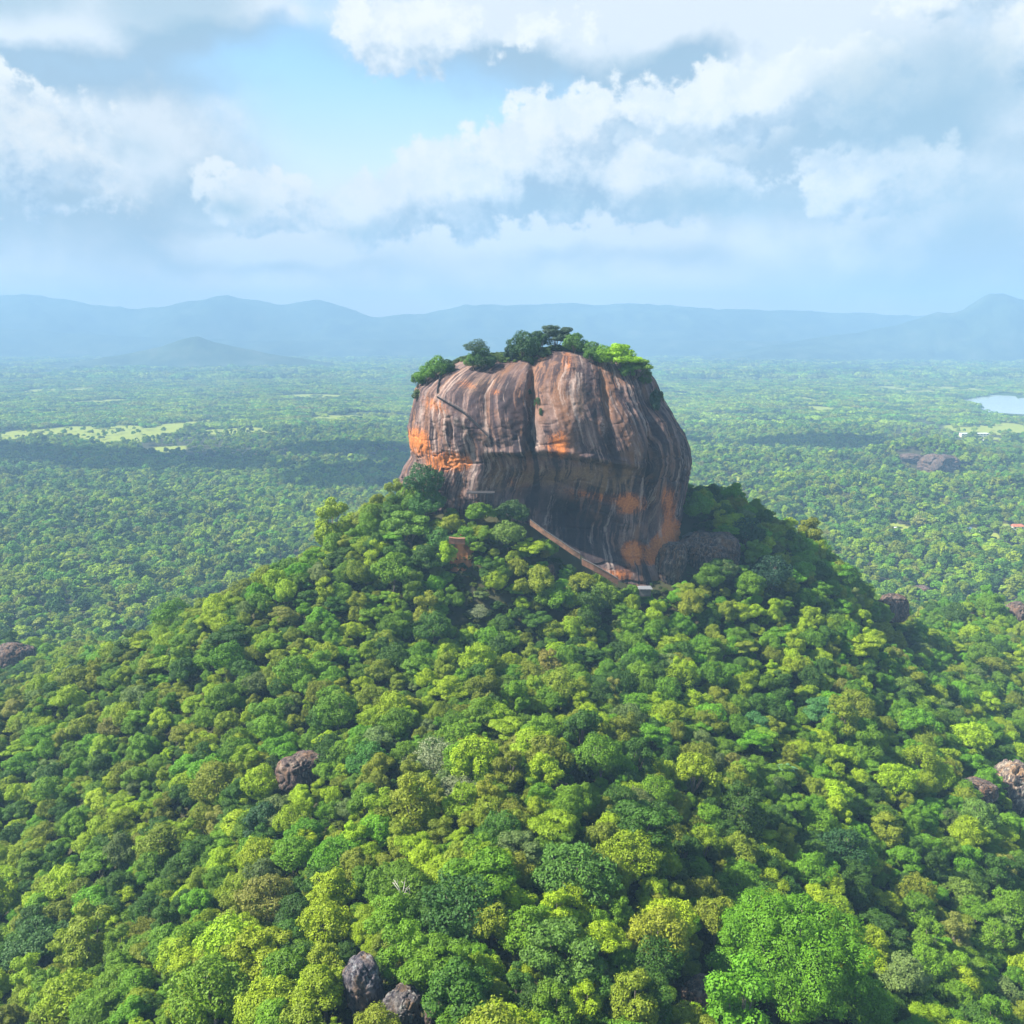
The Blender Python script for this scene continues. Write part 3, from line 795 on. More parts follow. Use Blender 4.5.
def trunk_mesh(seed, R_, cen, mat, r0=None, base=-2.0):
    rng = random.Random(seed)
    mb = MB(); r0 = r0 or R_ * .055
    top = Vector((rng.uniform(-.1, .1) * R_, rng.uniform(-.1, .1) * R_, R_ * .75))
    mb.tube([(0, 0, base), (0, 0, 0), top * .5, top], [r0 * 1.5, r0, r0 * .85, r0 * .7], 8)
    for c in sorted(cen, key=lambda q: -q[2])[:9]:
        e = Vector(c) + Vector((0, 0, R_ * 1.25))
        mid = top * .5 + e * .5 + Vector((0, 0, -.12 * R_))
        mb.tube([top * .93, mid, e], [r0 * .55, r0 * .34, r0 * .14], 5)
    me = bpy.data.meshes.new('trunk'); me.from_pydata(mb.v, [], mb.f); me.materials.append(mat)
    me.polygons.foreach_set('use_smooth', [True] * len(me.polygons))
    return me

# near variants: (crown mesh, trunk mesh, style)
VAR = []
spec = [('lobed', 15), ('lobed', 22), ('lobed', 12), ('lobed', 18), ('lobed', 26), ('upright', 20), ('upright', 19), ('umbrella', 12), ('umbrella', 16), ('umbrella', 20), ('dome', 44), ('dome', 70)]
for i, (stl, nl) in enumerate(spec):
    me, cen = crown(100 + i, stl, 5.0, 16000, .17, nl)
    VAR.append((me, trunk_mesh(i, 5.0, cen, BARK), stl))
NEARN = len(VAR)
# light variants for the middle and far distance
LOD = []
for i in range(6):
    me, cen = crown(300 + i, ['lobed', 'lobed', 'umbrella', 'dome', 'lobed', 'upright'][i], 5.0, 1500, .55, [14, 20, 12, 34, 16, 12][i])
    LOD.append(me)
def patch_mesh(seed, n, width, r, per):
    rng = np.random.default_rng(seed); cs, fs, lvs = [], [], []; b = 0
    for i in range(n):
        me_c = rng.uniform(-width / 2, width / 2, 2); rr = r * rng.uniform(.7, 1.35)
        d = rng.normal(size=(per, 3)); d[:, 2] = np.abs(d[:, 2]); d /= np.linalg.norm(d, axis=1, keepdims=True)
        P = d * rr * rng.uniform(.85, 1.08, (per, 1)) * np.array([1, 1, .8]); P[:, :2] += me_c; P[:, 2] += rr * .6
        co, f = leaf_quads(P, d + rng.normal(size=P.shape) * .3, rr * .22, rng, .8)
        cs.append(co); fs.append(f + b); b += len(co); lvs.append(np.clip(rng.uniform(.2, .75) + rng.normal(size=per) * .1, 0, 1))
    me = mesh_np('crown', np.concatenate(cs), np.concatenate(fs), [LEAF], False)
    a = me.attributes.new('leafvar', 'FLOAT', 'FACE'); a.data.foreach_set('value', np.concatenate(lvs).astype(np.float32))
    return me
PATCH = [patch_mesh(500 + i, 16, 44, 6.5, 90) for i in range(4)]

# tint of every tree
TINTS = {'mid green': (.115, .220, .006), 'bright yellow-green': (.255, .350, .005), 'olive': (.185, .215, .010), 'dark green': (.034, .092, .006),
         'grey-green': (.125, .170, .045), 'vivid green': (.110, .265, .006), 'khaki': (.215, .205, .035)}
TN = list(TINTS)
def pick_tints(x, y, rng):
    n = len(x)
    u = rng.uniform(0, 1, n)
    g = np.clip(fbm(x / 60, y / 60, 2.0, 91, 3) + .9 * fbm(x / 19, y / 19, 7.0, 95, 2), -1, 1) * 1.3
    right = sstep(20, 120, x) * (y < 800)
    k = np.zeros(n, int)
    w = np.stack([np.full(n, .30), .22 + .28 * np.clip(g, 0, 1) - .06 * right, .22 - .10 * right, .10 + .30 * np.clip(-g, 0, 1) + .06 * right, np.full(n, .025), .09 + .14 * right, .012 + 0 * right], 1)
    pl = sstep(760, 900, y) * np.clip(fbm(x / 210, y / 320, 4.0, 93, 4) * 2.2, -1, 1)
    w[:, 1] += .60 * np.clip(pl, 0, 1); w[:, 3] += .35 * np.clip(-pl, 0, 1); w[:, 5] += .15 * np.clip(pl, 0, 1)
    w = np.clip(w, .01, 1); w /= w.sum(1, keepdims=True)
    cw = np.cumsum(w, 1)
    k = (u[:, None] > cw).sum(1).clip(0, 6)
    col = np.array([TINTS[t_] for t_ in TN])[k]
    col = col * .82 + np.array([.105, .185, .010]) * .18
    col = col * rng.uniform(.80, 1.22, (n, 1)) * rng.uniform(.94, 1.06, (n, 3))
    return k, col
rng = np.random.default_rng(2024)
def grid_points(y0, y1, sp, margin=1.12, xr=None):
    """jittered triangular grid over the viewed wedge"""
    hw = y1 * .5208 * margin + 70
    ny_, nx_ = int((y1 - y0) / (sp * .87)), int(2 * hw / sp)
    i, j = np.meshgrid(np.arange(ny_), np.arange(nx_), indexing='ij')
    x = -hw + (j + .5 * (i % 2)) * sp; y = y0 + i * sp * .87
    x = x + rng.uniform(-.42, .42, x.shape) * sp; y = y + rng.uniform(-.42, .42, x.shape) * sp
    x, y = x.ravel(), y.ravel()
    k = np.abs(x) < y * .5208 * margin / 1.0 + 60
    return x[k], y[k]
def rock_inside(x, y, pad):
    cx, a = (XL.min() + XR.max()) / 2, (XR.max() - XL.min()) / 2
    return (np.abs((x - cx) / (a + pad)) ** 2.5 + np.abs((y - Y0) / (72 + pad)) ** 2.5) < 1
pts = []     # x, y, z, scale, variant
# hill and foot of the hill
x, y = grid_points(105, 800, 6.5)
s = .56 + .95 * rng.uniform(0, 1, len(x)) ** 1.7 + .65 * (rng.uniform(0, 1, len(x)) > .95)
v = rng.choice(NEARN, len(x), p=np.array([.13, .13, .12, .13, .12, .09, .08, .06, .05, .04, .03, .02]))
x2, y2 = grid_points(800, 3200, 12.5)
s2 = rng.uniform(.95, 1.85, len(x2)) + .8 * (rng.uniform(0, 1, len(x2)) > .94)
x2b, y2b = grid_points(3200, 6400, 36); s3 = rng.uniform(.9, 1.5, len(x2b))
x4, y4 = grid_points(6400, 13000, 100); s4 = rng.uniform(2.3, 3.6, len(x4))
X_ = np.concatenate([x, x2, x2b, x4]); Y_ = np.concatenate([y, y2, y2b, y4]); S_ = np.concatenate([s, s2, s3, s4])
V_ = np.concatenate([v, NEARN + rng.integers(0, 6, len(x2)), NEARN + 6 + rng.integers(0, 4, len(x2b)), NEARN + 6 + rng.integers(0, 4, len(x4))])
S_ = np.where((Y_ > 440) & (Y_ < 540) & (X_ > -100) & (X_ < 40), S_ * 1.25, S_)
ok = ~rock_inside(X_, Y_, -1.5)
for (cx, cy, r_) in keep_clear:
    ok &= np.hypot(X_ - cx, Y_ - cy) > r_
ok &= ~(in_poly(X_, Y_, LAKE_POLY) | in_poly(X_, Y_ + 70, LAKE_POLY) | in_poly(X_, Y_ + 150, LAKE_POLY))
ok &= ~((fieldmask(X_, Y_) > .02) & (Y_ > 950) & (rng.uniform(0, 1, len(X_)) > .06))
# open bits of plain between the woods
open_ = fbm(X_ / 420, Y_ / 420, 3.0, 71, 4)
ok &= ~((Y_ > 2300) & (open_ > .27) & (rng.uniform(0, 1, len(X_)) > .25))
# the cliff foot stays visible: nothing tall in front of it
def clear_px(px0, px1, ya, yb, prob=1.0):
    a, b_, _ = proj(X_, Y_, zt(X_, Y_) + 5)
    return (a > px0) & (a < px1) & (Y_ > ya) & (Y_ < yb) & (rng.uniform(0, 1, len(X_)) < prob)
def hides_foot(x, y, top, s_):
    """crowns that would stand in front of the visible foot of the cliff"""
    a, b_, _ = proj(x, y, top)
    lim = np.interp(a, [500, 530, 560, 590, 625, 660, 690, 700], [0, 524, 543, 564, 587, 586, 574, 0])
    return (y > 405) & (y < 545) & (b_ < lim)
ok &= ~hides_foot(X_, Y_, zt(X_, Y_) + 9.0 * S_, S_)
X_, Y_, S_, V_ = X_[ok], Y_[ok], S_[ok], V_[ok]
Z_ = zt(X_, Y_)
tk, tcol = pick_tints(X_, Y_, rng)
ROT = rng.uniform(0, 2 * np.pi, len(X_))

# special trees take their own places in the picture
special = []
def reserve(px_, py_, r_, lift):
    global X_, Y_, S_, V_, Z_, tk, tcol, ROT
    p = hit(px_, py_, lift)
    k = np.hypot(X_ - p[0], Y_ - p[1]) > r_
    k &= ~((np.abs(X_ - p[0]) < r_ * .75) & (Y_ < p[1]) & (Y_ > p[1] - r_ * 1.35))
    X_, Y_, S_, V_, Z_, tk, tcol, ROT = [q[k] for q in (X_, Y_, S_, V_, Z_, tk, tcol, ROT)]
    return p
TREE_GROUP = 'forest trees covering the hill'
def tree_thing(x, y, z, var, sc, rz, tint, label, name='broadleaf_tree', group=TREE_GROUP, sz=1.0, leafmat=True):
    root = thing(name, label, 'tree', (x, y, z), rz, group)
    root.scale = (sc, sc, sc * sz)
    a = link('crown', var[0], root); a['tint'] = [float(q) for q in tint] + [1.0]
    if var[1] is not None: link('trunk', var[1], root)
    return root
LM = []    # landmarks for labels: (px, py, phrase)
# great round tree low on the right
me, cen = crown(900, 'dome', 5.0, 90000, .075, 52, nj=.2)
BIG = (me, trunk_mesh(900, 5.0, cen, BARK), 'dome')
p = reserve(790, 1032, 20, 0)
tree_thing(p[0], p[1] + 3, zt1(p[0], p[1] + 3) - 6, BIG, 142 / F * proj(p[0], p[1], p[2] + 12)[2] / 9.4, 0, (.095, .225, .004), 'very large round-domed vivid green tree, the biggest at lower right', group=None)
LM.append((790, 945, 'the great domed tree'))
for (a, b, vi, sc, tn, lab, ph) in [
        (575, 905, 10, 2.1, (.075, .165, .016), 'broad bright green tree, the larger of two wide crowns low in the middle', None),
        (465, 935, 11, 2.0, (.045, .115, .016), 'broad mid green domed tree left of the wide bright crown, low in the middle', None),
        (560, 985, 8, 2.0, (.09, .175, .018), 'flat-topped bright green tree at the bottom edge right of the middle', None),
        (40, 965, 9, 2.2, (.05, .115, .018), 'wide layered mid green tree in the lower left corner', 'the wide corner tree'),
        (975, 835, 1, 2.0, (.12, .215, .025), 'large rounded light green tree below the right-edge boulders', 'the large light green tree'),
        (960, 905, 9, 1.7, (.13, .20, .02), 'bright layered tree near the right edge, two crowns below the light green one', None),
        (370, 775, 3, 1.7, (.06, .17, .018), 'vivid green rounded tree right of the domed brown boulder', None),
        (600, 610, 1, 1.9, (.15, .235, .02), 'bright yellow-green rounded tree just below the giant rock', 'the bright yellow tree under the rock'),
        (410, 545, 8, 2.5, (.12, .225, .018), 'spreading bright green tree at the crest left of the orange soil', 'the spreading crest tree'),
        (440, 555, 4, 1.8, (.06, .15, .02), 'dark-bellied green tree beside the orange bare soil', None),
        (508, 545, 10, 1.7, (.14, .22, .03), 'round pale yellow-green tree right of the orange soil', None),
        (512, 525, 10, 1.8, (.05, .10, .022), 'round olive tree against the cliff terrace', None),
        (548, 680, 5, 1.6, (.22, .20, .03), 'yellowish tree standing out in the middle of the slope', 'the yellowish tree'),
        (745, 545, 3, 2.2, (.022, .065, .02), 'dark green tree on the shoulder right of the giant rock', None),
        (770, 590, 4, 2.4, (.022, .060, .024), 'blue-green dark tree under the right shoulder of the hill', None),
        (780, 515, 9, 2.0, (.12, .20, .02), 'light green spreading tree on the ridge right of the rock', None),
        (160, 630, 7, 2.2, (.09, .20, .02), 'flat bright green tree at the left foot of the hill', None),
        (75, 690, 4, 1.9, (.024, .065, .018), 'dark round tree below the purple left-edge boulder', None),
        (265, 845, 2, 1.9, (.028, .075, .020), 'dark blue-green tree below the domed brown boulder', None),
        (840, 870, 4, 2.0, (.030, .085, .018), 'big dark green tree above right of the great domed tree', None),
        (900, 700, 9, 1.8, (.12, .20, .02), 'bright layered tree on the right slope', None),
        (820, 725, 8, 1.8, (.07, .19, .04), 'flat emerald tree in layers on the right slope', None),
        (755, 735, 9, 1.5, (.06, .17, .04), 'emerald layered tree left of the flat emerald tree', None)]:
    p = reserve(a, b, sc * 2.7, 3)
    tree_thing(p[0], p[1], p[2] - 3.0 - 2.0 * sc, VAR[vi], sc, rng.uniform(0, 6.28), tn, lab, group=None)
    if ph: LM.append((a, b - 15, ph))
for q in [(300, 772, 'the domed brown boulder'), (363, 985, 'the tall blue-grey boulder'), (704, 997, 'the low grey boulder'), (1014, 786, 'the tan-topped boulder'), (562, 788, 'the small mauve boulder'), (10, 657, 'the purple left-edge boulder'), (895, 612, 'the purple hollow boulder')]:
    LM.append(q)

# silvery, thinly leaved trees
me_s, cen_s = crown(950, 'umbrella', 5.0, 9000, .13, 24)
SILVER_BARK = simple_mat('silver_bark', (.27, .25, .19), .9, .25, 2)
SILV = (me_s, trunk_mesh(950, 5.0, cen_s, SILVER_BARK, .10), 'sparse')
for (a, b, sc, lab, ph) in [(435, 775, 2.3, 'wide silvery grey tree with thin leaves on the middle slope', 'the silvery tree'), (462, 800, 1.5, 'smaller silvery tree tucked below the wide silvery one', None),
                        (630, 745, 1.3, 'pinkish silver twiggy tree right of the middle slope', None), (480, 615, 1.2, 'sparse pale tree on the dark slope below the orange soil', None),
                        (760, 985, 1.5, 'grey-leaved thin tree under the great domed tree', None), (408, 893, 1.0, 'small ash-grey bare-twigged tree above the pale dead snag', None)]:
    p = reserve(a, b, sc * 3.2, 3)
    tree_thing(p[0], p[1], p[2] - 3.0 - 3.4 * sc, SILV, sc, rng.uniform(0, 6.28), (.22, .25, .12), lab, 'silvery_tree', None)
    if ph: LM.append((a, b, ph))
# leafless pale snag
def snag(px_, py_, H, seed, label):
    p = reserve(px_, py_, 4.0, 6)
    root = thing('dead_tree', label, 'dead tree', (p[0], p[1], p[2] - 4))
    r_ = random.Random(seed)
    tr = MB(); tr.tube([(0, 0, -1), (.2, 0, H * .45), (-.1, .1, H * .7)], [.32, .24, .18], 7)
    tr.build('trunk', PALE_BARK, root, True)
    for k in range(6):
        a = k * 1.1 + r_.uniform(-.3, .3); b0 = Vector((0, .05, H * r_.uniform(.5, .7)))
        e = b0 + Vector((math.cos(a) * r_.uniform(1.6, 2.8), math.sin(a) * 1.5, H * r_.uniform(.22, .38)))
        br = MB(); mid = (b0 + e) / 2 + Vector((.2, 0, .35))
        br.tube([b0, mid, e], [.15, .10, .04], 5)
        for q in range(3):
            f = e + (mid - e) * r_.uniform(0, .7)
            br.tube([f, f + Vector((r_.uniform(-1, 1), r_.uniform(-.5, .5), r_.uniform(.3, 1.2)))], [.06, .025], 4)
        br.build('branch', PALE_BARK, root, True)
snag(402, 915, 13, 4, 'pale leafless dead tree with forked white branches low on the slope')
LM.append((402, 915, 'the pale dead tree'))
# palm with a star of fronds
def palm(px_, py_, sc, label):
    p = reserve(px_, py_, 3.5, 6)
    root = thing('palm_tree', label, 'palm', (p[0], p[1], p[2] - 6))
    root.scale = (sc,) * 3
    tr = MB(); tr.tube([(0, 0, -1), (.15, 0, 4), (.1, .1, 8.2)], [.3, .22, .18], 8); tr.build('trunk', BARK, root, True)
    r_ = random.Random(5)
    for k in range(16):
        a = k * 2.39996; up = r_.uniform(.1, 1.1); L = r_.uniform(3.2, 4.2)
        co, fs = [], []
        n = 12
        for i in range(n + 1):
            f = i / n
            r2 = L * f; h = 8.2 + up * r2 * .8 - .24 * r2 * r2
            c = Vector((math.cos(a) * r2, math.sin(a) * r2, h))
            sdir = Vector((-math.sin(a), math.cos(a), 0)); w = .62 * math.sin(math.pi * min(f * .9 + .08, 1)) * (.75 if i % 2 else 1.1)
            co += [c - sdir * w + Vector((0, 0, -.3 * w)), c + Vector((0, 0, .05)), c + sdir * w + Vector((0, 0, -.3 * w))]
            if i: b0 = 3 * (i - 1); fs += [[b0, b0 + 1, b0 + 4, b0 + 3], [b0 + 1, b0 + 2, b0 + 5, b0 + 4]]
        me = mesh_np('frond', np.array(co), np.array(fs), [LEAF]); q = me.attributes.new('leafvar', 'FLOAT', 'FACE'); q.data.foreach_set('value', np.full(len(fs), .55, np.float32))
        o = link('frond', me, root); o['tint'] = [.09, .19, .07, 1.0]
palm(787, 778, 1.25, 'pale green star-shaped palm among dark trees on the right slope')
LM.append((787, 778, 'the star-shaped palm'))

# ------------------------------------------------------------------ trees and growth on the summit and against the cliff
def summit_tree(px_, py_base, Y, wpx, var, tint, label, sz=1.0, name='summit_tree', sink=3.4, group=None):
    wpx *= 1.25 if sink > 1 else 1.0
    p = at(px_, py_base, Y)
    zt_ = rock_top(p[0], p[1])
    z = zt_ if zt_ is not None and abs(zt_ - p[2]) < 14 else p[2]
    dep = proj(p[0], p[1], z)[2]
    sc = wpx / F * dep / 8.6
    return tree_thing(p[0], p[1], z - sink * sc, var, sc, rng.uniform(0, 6.28), tint, label, name, group, sz)
SUMMIT = 'trees along the rock rim'
dkg, mdg, brg = (.034, .085, .025), (.075, .165, .022), (.10, .20, .02)
for a in [(418, 392, 520, 15, VAR[0], mdg, 'green bush spilling over the far left rim of the summit'), (427, 385, 515, 18, VAR[3], (.10, .22, .02), 'green crown second from the left end of the rim'),
          (438, 378, 512, 20, VAR[4], (.09, .20, .02), 'mid green crown third from the left end of the rim'), (447, 369, 512, 13, VAR[1], dkg, 'small dark crown left of the lone flat-topped tree'),
          (482, 378, 506, 22, VAR[3], dkg, 'dark shrubby clump directly beneath the lone flat-topped tree'), (473, 374, 506, 14, VAR[4], mdg, 'green bush at left foot of the lone flat-topped tree'),
          (524, 364, 512, 26, VAR[4], dkg, 'darkest round tree above the vertical cleft'), (512, 364, 516, 14, VAR[2], (.028, .07, .035), 'dark round tree left of the one above the cleft'),
          (540, 358, 520, 20, VAR[0], dkg, 'dark tree right of the one above the cleft'), (556, 355, 525, 26, VAR[8], (.05, .085, .05), 'tallest grey-green spreading tree in the middle of the summit'),
          (575, 358, 512, 20, VAR[3], mdg, 'low green tree on the bare central brow'), (592, 358, 508, 16, VAR[1], mdg, 'low green tree right of the central brow'),
          (620, 362, 505, 28, VAR[9], (.24, .42, .008), 'brightest lime green tree on the right of the summit'), (606, 362, 502, 20, VAR[4], (.14, .28, .012), 'green bush left of the lime green summit tree'),
          (636, 366, 505, 24, VAR[7], (.15, .26, .03), 'flat green tree leaning over the right rim'), (628, 372, 500, 14, VAR[2], mdg, 'green bush hanging below the lime green summit tree'),
          (645, 376, 508, 14, VAR[5], (.08, .15, .03), 'rightmost small tree on the rim of the summit'), (590, 366, 500, 12, VAR[0], mdg, 'small bush on the rim below the right summit trees')]:
    summit_tree(*a, group=SUMMIT)
summit_tree(477, 368, 508, 25, SILV, (.045, .085, .04), 'lone airy flat-topped tree standing out on the left of the summit', sz=1.0, sink=.2)
tree_at = rock_hit(426, 490)
p = at(425, 500, 484); tree_thing(p[0], p[1], p[2] - 7, VAR[4], 2.3, 1.0, (.030, .095, .022), 'round dark green tree pressed against the left foot of the cliff', 'broadleaf_tree', None)
p = at(428, 508, 481); tree_thing(p[0], p[1], p[2] - 11, VAR[3], 2.0, 2.0, (.045, .125, .016), 'green tree tucked directly below the round dark cliff tree', 'broadleaf_tree', None)
p = at(412, 512, 486); tree_thing(p[0], p[1], p[2] - 10, VAR[0], 1.7, 2.0, (.10, .20, .012), 'lighter green tree at the left toe of the cliff', 'broadleaf_tree', None)
# summit grass terrace
def rim_mat():
    m, t, out = material('summit_grass')
    P = t.node('ShaderNodeTexCoord').outputs['Object']
    c = t.ramp(t.noise(P, .35, 5), [(.35, (.05, .085, .02)), (.6, (.12, .17, .035)), (.75, (.20, .19, .07))])
    b = t.node('ShaderNodeBsdfPrincipled', {'Base Color': c, 'Roughness': 1.0}); t.l.new(b.outputs[0], out.inputs[0]); return m
# low shrubs that clothe the summit: one tangled mass of ground cover
gp = []
rr_ = np.random.default_rng(7)
for k in range(1500):
    a = rr_.uniform(0, 2 * math.pi); q = math.sqrt(rr_.uniform(0, 1)) * .985
    cx, aa = (XL[-1] + XR[-1]) / 2, (XR[-1] - XL[-1]) / 2
    x0 = cx + aa * q * math.cos(a); y0 = Y0 + (BF[-1] if math.sin(a) < 0 else BB[-1]) * q * math.sin(a)
    if 20 < x0 < 52 and y0 < 520: continue
    z0 = rock_top(x0, y0)
    if z0: gp.append((x0, y0, z0))

# growth on the cliff
def cliff_shrub(px_, py_, wpx, hpx, tint, label, seed, group=None):
    p = rock_hit(px_, py_, -.5)
    if p is None: return
    dep = proj(p.x, p.y, p.z)[2]
    me, cen = crown(seed, 'lobed', 5.0, 3500, .30, 12)
    o = link('cliff_shrub', me, label=label, category='shrub'); o['tint'] = [*tint, 1.0]
    if group: o['group'] = group
    s1 = wpx / F * dep / 8.6; s3 = hpx / F * dep / 8.6
    o.scale = (s1, s1, s3); o.location = (p.x, p.y, p.z - 6.2 * s3)
cliff_shrub(655, 410, 13, 40, (.022, .058, .028), 'dark green hanging thicket in the upper right cliff', 1)
cliff_shrub(660, 398, 9, 14, (.05, .09, .03), 'lighter green tuft on top of the hanging thicket', 2)
cliff_shrub(529, 393, 6, 8, (.03, .07, .025), 'small tuft at the top of the vertical cleft', 3)
cliff_shrub(538, 404, 9, 12, (.04, .085, .025), 'green bush halfway down the vertical cleft', 4)
cliff_shrub(541, 414, 5, 12, (.04, .085, .025), 'thin green growth just below the cleft bush', 5)
cliff_shrub(405, 405, 6, 6, (.04, .09, .03), 'tiny bush sticking out of the left edge of the cliff', 6)
cliff_shrub(418, 396, 12, 14, (.07, .11, .03), 'yellowish scrub below the left rim bushes', 7)

# ------------------------------------------------------------------ stairs, terraces, huts
STEEL = simple_mat('stair_steel', (.045, .04, .042), .6, .3, 1)
BRICK = simple_mat('terrace_brick', (.22, .10, .055), .95, .4, .6)
PLASTER = simple_mat('terrace_plaster', (.25, .125, .07), .9, .5, .5)
STONE = simple_mat('path_stone', (.13, .11, .095), .9, .3, .8)
WHITE = simple_mat('white_roof', (.80, .80, .78), .6, .08, .3)
GREYR = simple_mat('grey_sheet_roof', (.15, .15, .155), .6, .15, 1)
TILE = simple_mat('red_tile', (.42, .13, .06), .9, .35, .6)
WALLM = simple_mat('house_wall', (.62, .58, .50), .9, .15, .4)
SOIL = simple_mat('orange_soil', (.36, .14, .045), 1.0, .35, .25)
DARKM = simple_mat('dark_opening', (.03, .03, .035), .6, .2, 1)
def on_rock(path, n, off):
    out = []
    for i in range(len(path) - 1):
        for k in range(n):
            f = k / n
            p = rock_hit(path[i][0] * (1 - f) + path[i + 1][0] * f, path[i][1] * (1 - f) + path[i + 1][1] * f, off)
            if p is not None: out.append(p)
    return out
def stair(path, label, w=1.6):
    P = on_rock(path, 22, .2)
    root = thing('metal_staircase', label, 'staircase', tuple(P[-1]))
    o0 = P[-1]
    Q = [p - o0 for p in P]
    # smooth the surface roughness
    Q = [sum((Q[max(0, min(len(Q) - 1, i + k))] for k in range(-3, 4)), Vector()) / 7 for i in range(len(Q))]
    out = Vector((-.1, -1, .15)).normalized()
    steps = MB(); 
    for i in range(len(Q) - 1):
        c = (Q[i] + Q[i + 1]) / 2 + out * (w * .5)
        steps.box(tuple(c), ((Q[i + 1] - Q[i]).length * 1.0 + .1, w, .22), 0)
    steps.build('treads', STEEL, root)
    for s_off in (w,):
        rl = MB(); rl.tube([tuple(q + out * s_off + Vector((0, 0, 1.1))) for q in Q], .10, 5)
        rl.tube([tuple(q + out * s_off + Vector((0, 0, .5))) for q in Q], .06, 4)
        for q in Q[::3]: rl.tube([tuple(q + out * s_off), tuple(q + out * s_off + Vector((0, 0, 1.1)))], .06, 4)
        rl.build('railing', STEEL, root)
    st_ = MB(); st_.tube([tuple(q + out * w * .8 - Vector((0, 0, .25))) for q in Q], .16, 5); st_.build('stringer', STEEL, root)
stair([(436, 396), (462, 411), (476, 424), (489, 437)], 'dark metal staircase running diagonally across the left face of the cliff')
stair([(442, 372), (439, 383), (437, 394)], 'steep upper staircase climbing to the left rim of the rock', 1.3)
# entrance terrace below the left cliff
pT = [at(468, 492, 470), at(480, 490, 468), at(493, 491, 468)]
root = thing('lookout_platform', 'dark railed platform below the left cliff above the trees', 'platform', tuple(pT[0]))
mb = MB(); c = (pT[1] - pT[0])
mb.box((6.2, 0, -.2), (13.5, 5, .45), 0); mb.build('deck', STEEL, root)
for k in range(5):
    mb = MB(); mb.box((k * 3.1, -2.0, -2.6), (.3, .3, 4.2)); mb.build('post', STEEL, root)
mb = MB()
for h in (.6, 1.2): mb.tube([(-.4, -2.4, h), (12.9, -2.4, h)], .08, 5)
for k in range(9): mb.tube([(-.3 + k * 1.63, -2.4, 0), (-.3 + k * 1.63, -2.4, 1.2)], .06, 4)
mb.build('railing', STEEL, root)
# long diagonal wall in front of the cave
def wall_run(path, th, hgt, mat, name, label, cat, cap=None):
    P = [Vector(at(*q)) for q in path]
    root = thing(name, label, cat, tuple(P[0]))
    for nm, h0, h1, tt, mt in (('wall_body', -2.4, hgt, th, mat), ('coping', hgt, hgt + .3, th + .5, cap or mat)):
        vs, fs = [], []
        for i, p in enumerate(P):
            q = p - P[0]
            for (yy, zz) in ((-tt / 2, h0), (tt / 2, h0), (tt / 2, h1), (-tt / 2, h1)):
                vs.append((q.x, q.y + yy, q.z + zz))
            if i:
                b = 4 * (i - 1)
                for k in range(4): fs.append([b + k, b + (k + 1) % 4, b + 4 + (k + 1) % 4, b + 4 + k])
        fs.append([0, 3, 2, 1]); b = 4 * (len(P) - 1); fs.append([b, b + 1, b + 2, b + 3])
        m = MB(); m.poly(vs, fs); m.build(nm, mt, root)
    return root
wall_run([(530, 520, 468), (545, 531, 466), (560, 541, 465), (573, 550, 464), (580, 554, 464)], 1.6, .2, PLASTER, 'mirror_wall', 'long orange-brown sloping wall beneath the dark overhang', 'wall', STONE)
wall_run([(582, 560, 462), (594, 566, 461), (606, 573, 461), (618, 580, 461)], 1.2, .6, BRICK, 'terrace_wall', 'low stepped brick path wall continuing down to the hut', 'wall', STONE)
wall_run([(682, 538, 515), (690, 534, 520), (700, 532, 524), (712, 532, 526)], 1.2, .6, STONE, 'path_parapet', 'pale curved parapet right of the giant rock', 'wall', STONE)
wall_run([(449, 538, 455), (456, 539, 455), (465, 539, 455)], 2.0, .2, BRICK, 'brick_retaining_wall', 'brick retaining wall under the orange soil patch', 'wall')
# orange soil clearing
gx, gy = np.meshgrid(np.linspace(-1, 1, 41), np.linspace(-1, 1, 41), indexing='ij')
bx, by = at(460, 535, 462)[0] + gx * 6.5, 466 + gy * 7
rr2 = np.sqrt(gx ** 2 + gy ** 2) * (1 + .35 * fbm(gx * 2, gy * 2, 0, 6, 3))
bz = zt(bx, by) + 8.5 * np.clip(1 - rr2, -.4, 1) ** 1 * 1.3 + .8 * fbm(bx / 3, by / 3, 0, 7, 4) + .5
ii = np.arange(gx.size).reshape(gx.shape)
ff = np.stack([ii[:-1, :-1], ii[1:, :-1], ii[1:, 1:], ii[:-1, 1:]], -1).reshape(-1, 4)
o = link('soil_bank', mesh_np('soil_bank', np.stack([bx, by, bz], -1).reshape(-1, 3), ff, [SOIL], True), kind='structure')
for (a, b, r_) in ((460, 536, 5), (458, 515, 3)):
    q = at(a, b, 455)
    k = np.hypot(X_ - q[0], (Y_ - 452) / 2.2) > r_
    X_, Y_, S_, V_, Z_, tk, tcol, ROT = [w_[k] for w_ in (X_, Y_, S_, V_, Z_, tk, tcol, ROT)]

